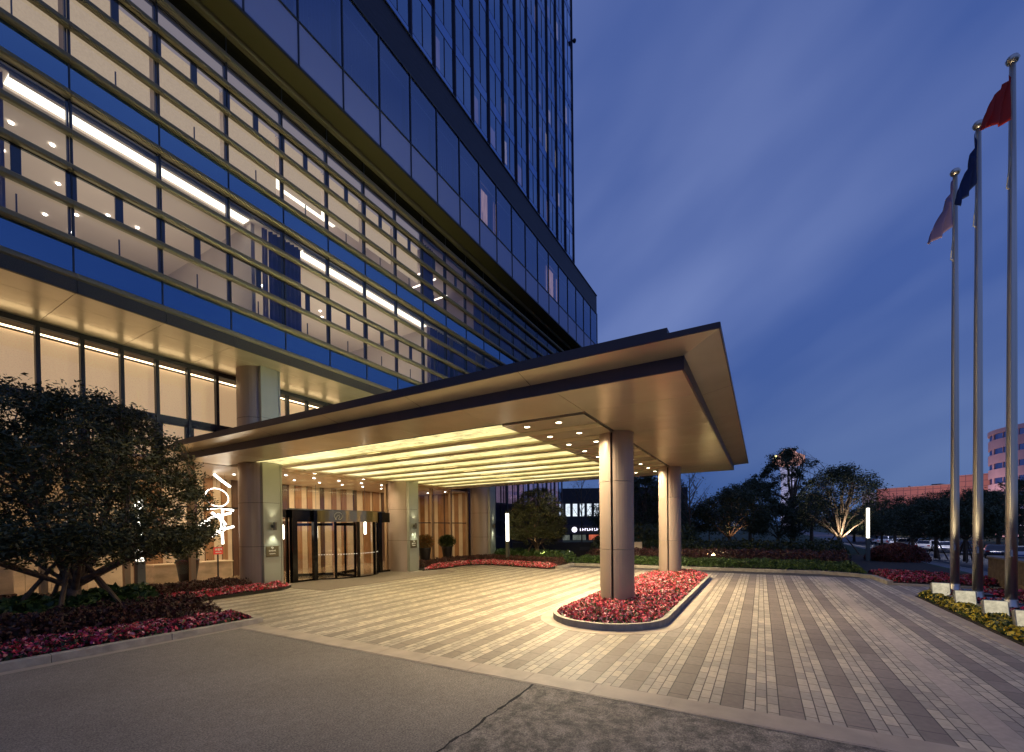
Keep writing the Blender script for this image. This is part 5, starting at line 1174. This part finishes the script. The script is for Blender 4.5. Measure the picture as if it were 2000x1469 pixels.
# scooters parked left of the red bush
def scooter():
    t = thing('scooter', (0, 0, 0), 'x', 'scooter', 'scooters parked on the far pavement')
    for wx in (-.48, .52):
        b = MB(); vs = []; m_ = 14
        for yy in (-.045, .045):
            for k in range(m_): vs.append((wx+.2*math.cos(2*PI*k/m_), yy, .2+.2*math.sin(2*PI*k/m_)))
        b.add(vs, [(k, (k+1) % m_, (k+1) % m_+m_, k+m_) for k in range(m_)]+[tuple(range(m_)), tuple(range(m_, 2*m_))]); b.build('wheel', rubber, t)
    b = MB(); pr = [(-.72, .50), (-.55, .66), (-.1, .62), (-.02, .34), (.26, .30), (.40, .62), (.46, .60), (.36, .22), (-.05, .20), (-.5, .30)]
    n = len(pr); vs = [(x, -.12, z) for x, z in pr]+[(x, .12, z) for x, z in pr]; b.add(vs, [(i, (i+1) % n, (i+1) % n+n, i+n) for i in range(n)]+[tuple(range(n-1, -1, -1)), tuple(range(n, 2*n))]); b.build('body', M('scooter_paint', (.30, .32, .20), .3, coat=1) if 'scooter_paint' not in bpy.data.materials else bpy.data.materials['scooter_paint'], t, bevel=.02)
    MB().box(-.62, -.11, .67, -.12, .11, .74).build('seat', rubber, t, bevel=.02)
    b = MB(); b.tube([(.52, 0, .22), (.40, 0, .88)], .025, 6); b.tube([(.36, -.30, .93), (.40, 0, .86), (.36, .30, .93)], .018, 6); b.build('handlebar', steel, t)
    MB().lathe([(.03, 0), (.055, .05)], (.46, 0, .72), 10).build('headlight', headl, t)
    b = MB(); b.tube([(.36, -.28, .93), (.34, -.33, 1.08)], .008, 4); b.obox((.34, -.34, 1.10), (.02, .10, .06)); b.tube([(.36, .28, .93), (.34, .33, 1.08)], .008, 4); b.obox((.34, .34, 1.10), (.02, .10, .06)); b.build('mirror', rubber, t)
    return t
sc = scooter()
for i, (px, d, rz, lab) in enumerate(((1707, 41, 60, 'scooter closest to the lamp post, half hidden by it'), (1717, 40, 75, 'olive scooter standing second from the lamp post'), (1731, 39, 50, 'scooter in the middle of the parked group'), (1746, 38, 65, 'scooter just above the left side of the red bush'), (1760, 37, 40, 'scooter above the middle of the red bush'), (1770, 36.5, 80, 'rightmost scooter beside the staked street tree trunk'))):
    x, y, _ = at(px, d); z = hz(x, y)+.03
    if i == 0: sc.location = (x, y, z); sc.rotation_euler = (0, 0, R(rz)); sc['label'] = lab
    else: copy_tree(sc, None, (x, y, z), R(rz), lab)

# ================================================================== FAR BUILDINGS
# long pink tiled building
def wall_grid(px0, d0, px1, d1, h0, base=-1.3, thick=14):
    pass
pk_m = bpy.data.materials.new('pink_tiled_wall'); pk_m.use_nodes = True; nt = pk_m.node_tree; N = nt.nodes; L = nt.links; bb = N['Principled BSDF']
tcn = N.new('ShaderNodeTexCoord'); sx = N.new('ShaderNodeSeparateXYZ'); L.new(tcn.outputs['Object'], sx.inputs[0]); cbn = N.new('ShaderNodeCombineXYZ'); L.new(sx.outputs['X'], cbn.inputs[0]); L.new(sx.outputs['Z'], cbn.inputs[1])
bt = N.new('ShaderNodeTexBrick'); bt.offset = 0; bt.inputs['Scale'].default_value = 1; bt.inputs['Brick Width'].default_value = 1.7; bt.inputs['Row Height'].default_value = 1.5; bt.inputs['Mortar Size'].default_value = .09
bt.inputs['Color1'].default_value = (.62, .27, .22, 1); bt.inputs['Color2'].default_value = (.56, .25, .21, 1); bt.inputs['Mortar'].default_value = (.28, .14, .14, 1); L.new(cbn.outputs[0], bt.inputs['Vector']); L.new(bt.outputs['Color'], bb.inputs['Base Color']); bb.inputs['Roughness'].default_value = .7
a = Vector(at(1712, 140)); c = Vector(at(1935, 118)); ang = math.atan2(c.y-a.y, c.x-a.x); Ln = (c-a).length
t = thing('pink_building', (a.x, a.y, -1.3), 'long low pink tiled building with a stepped roof behind the trees', 'building', rz=ang)
def inl(b, name, m):    # build in the thing's own axes
    me = bpy.data.meshes.new(name); me.from_pydata(b.v, [], b.f); me.materials.append(m); o = bpy.data.objects.new(name, me); COL.objects.link(o); o.parent = t; return o
inl(MB().box(0, 0, 0, Ln*.70, 18, 14.3), 'main_wall', pk_m); inl(MB().box(Ln*.70+.01, .3, 0, Ln, 18, 16.8), 'stepped_wall', pk_m)
inl(MB().box(-4.5, 1.5, 0, -.01, 18, 13.6), 'pale_end_wall', M('pale_lilac_wall', (.42, .42, .48), .7))
b = MB(); b.box(Ln*.50, 2, 14.3, Ln*.58, 6, 15.0); b.box(Ln*.3, 1, 14.3, Ln*.31, 2, 14.9); inl(b, 'roof_plant', frame_dark)
inl(MB().box(-.2, -.2, 14.3, Ln*.70, 0, 14.55), 'coping', M('pink_coping', (.5, .35, .35), .7))
# curved office building with ribbon windows
a = Vector(at(2108, 95)); rad = 13.5
t = thing('curved_office_building', (a.x, a.y, -1.3), 'curved lilac office building with dark ribbon windows at the right edge', 'building')
cw = M('lilac_render_wall', (.42, .30, .36), .8, noise=(.4, .08)); rw = mirror_glass('ribbon_window_glass', (.02, .02, .05), (.4, .45, .75), .5, .1)
zs = -1.3
for k in range(7):
    MB().lathe([(rad, k*3.4), (rad, k*3.4+2.05)], (a.x, a.y, -1.3), 48).build('wall_band', cw, t)
    w = MB().lathe([(rad-.25, k*3.4+2.05), (rad-.25, k*3.4+3.4)], (a.x, a.y, -1.3), 48, cap=False).build('ribbon_window', rw, t)
    for q in range(24):
        w_ = 2*PI*q/24
        if math.cos(w_)*a.x+math.sin(w_)*a.y > -.15*a.length: continue
        MB().obox((a.x+(rad-.2)*math.cos(w_), a.y+(rad-.2)*math.sin(w_), -1.3+k*3.4+2.72), (.1, .12 if q % 3 else .9, 1.40), w_).build('mullion', cw, w)
MB().lathe([(rad+.1, 23.8), (rad+.1, 24.7)], (a.x, a.y, -1.3), 48).build('parapet', cw, t)
b = MB(); 
for q in range(5): b.obox((a.x-9+q*1.4, a.y+4-q*2.2, -1.3+25.3), (1.0, 1.0, 1.3), .3)
b.build('roof_units', M('white_roof_unit', (.5, .5, .5), .5), t)
# distant tower with glowing crown
a = Vector(at(1541, 420))
t = thing('distant_tower', (a.x, a.y, 0), 'distant slim tower with a glowing pink crown behind the tall open tree', 'building')
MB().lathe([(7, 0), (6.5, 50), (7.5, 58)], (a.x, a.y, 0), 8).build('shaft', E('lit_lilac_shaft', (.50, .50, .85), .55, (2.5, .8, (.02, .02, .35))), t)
MB().lathe([(9, 59), (13.5, 62), (13, 68), (7, 71), (4, 75)], (a.x, a.y, 0), 16).build('crown', E('pink_crown_light', (.9, .45, .40), .62, (.22, .75, (1, 1, 1))), t)
for s, nm in ((-12.5, 1), (12.5, 2)):
    ax, ay = a.x+cR[0]*s, a.y+cR[1]*s; MB().lathe([(.3, 0), (2.2, 1.5), (2.2, 4), (.3, 5.5)], (ax, ay, 64), 10).build('crown_lamp', E('yellow_crown_lamp', (1, .85, .35), 2.5) if nm == 1 else bpy.data.materials['yellow_crown_lamp'], t)
# neighbouring shop building and dark ramp wall seen under the canopy
a = Vector(at(1150, 70)); t = thing('shop_building', (a.x, a.y, -1.2), 'dark shop building with bright upper windows and glowing signs seen under the canopy', 'building', rz=R(-60))
sbm = M('dark_shop_wall', (.045, .035, .04), .7)
def box_t(x0, y0, z0, x1, y1, z1, nm, m): b = MB().box(x0, y0, z0, x1, y1, z1); return inl(b, nm, m)
box_t(-14, 0, 0, 16, 8, 9.5, 'wall', sbm)
box_t(-14, -.5, 2.1, 16, -.01, 3.6, 'shop_fascia', M('brown_fascia', (.08, .055, .05), .6))
wem = E('cold_lit_window', (.75, .85, .95), 1.1, (2, .35, (1, 1, 1)))
for q in range(7): box_t(-6+q*1.15, -.06, 5.0, -6+q*1.15+.7, -.02, 7.0, 'window', wem)
red_em = E('red_shop_window', (.7, .15, .08), .7, (1.2, .6, (1, 1, 1))); grn = E('dim_shop_window', (.25, .28, .25), .35, (1.5, .7, (1, 1, 1)))
for q in range(10): box_t(-13+q*2.6, -.05, .3, -13+q*2.6+2.1, -.01, 2.0, 'shop_window', red_em if q in (5, 8) else grn)
sg = E('white_sign_light', (.85, .82, 1), 2.6)
b = MB()
for cx_ in (-7.4, -2.4):
    vs = [(cx_+.42*math.cos(2*PI*k/20), -.56, 2.85+.42*math.sin(2*PI*k/20)) for k in range(20)]; b.add(vs, [tuple(range(20))])
rr = random.Random(8)
for q in range(9):
    X0 = -1.5+q*.38; b.box(X0, -.58, 2.65, X0+.08, -.53, 3.05); b.box(X0, -.58, 2.65+.16*(q % 3), X0+.28, -.53, 2.71+.16*(q % 3))
inl(b, 'lit_sign', sg)
a = Vector(at(1120, 29.5)); t = thing('ramp_wall', (a.x, a.y, 0), 'low black ramp wall with tiny marker lights behind the small dense tree', 'wall', rz=R(-68))
inl(MB().box(-4.2, 0, -.1, 7.5, .25, 1.0), 'wall_face', M('black_wall', (.010, .010, .012), .5)); inl(MB().box(.4, -.012, .45, 1.9, -.002, .68), 'wall_panel', M('charcoal_panel', (.03, .032, .04), .5))
ml = E('tiny_marker_light', (1, .95, .85), 2)
for q in (-1.5, -.3, 1.4): inl(MB().box(q, -.03, .28, q+.05, -.001, .40), 'marker_light', ml)
# street lighting on the far side (lamps stand hidden in the tree crowns), then added building fills
for px, d, h, e_ in ((1735, 60, 5.5, 1600), (1830, 46, 5.2, 1300), (1950, 38, 5.0, 700)):
    a = at(px, d); spot('street_lamp_light', (a[0], a[1], h), (a[0], a[1]-1, -1.2), e_, (.95, .92, 1), 140, .9, .15)
a = Vector(at(1800, 105)); area('building_fill_light', (a.x, a.y+2, 3), (at(1810, 132)[0], at(1810, 132)[1], 11), 6500, (1, .62, .56), 30, 4)  # unseen area fill added to brighten the pink building
a = Vector(at(1960, 72)); area('building_fill_light', (a.x, a.y, 4), (at(2010, 95)[0], at(2010, 95)[1], 14), 650, (1, .72, .75), 8, 3)  # weaker unseen fill added for the curved office building
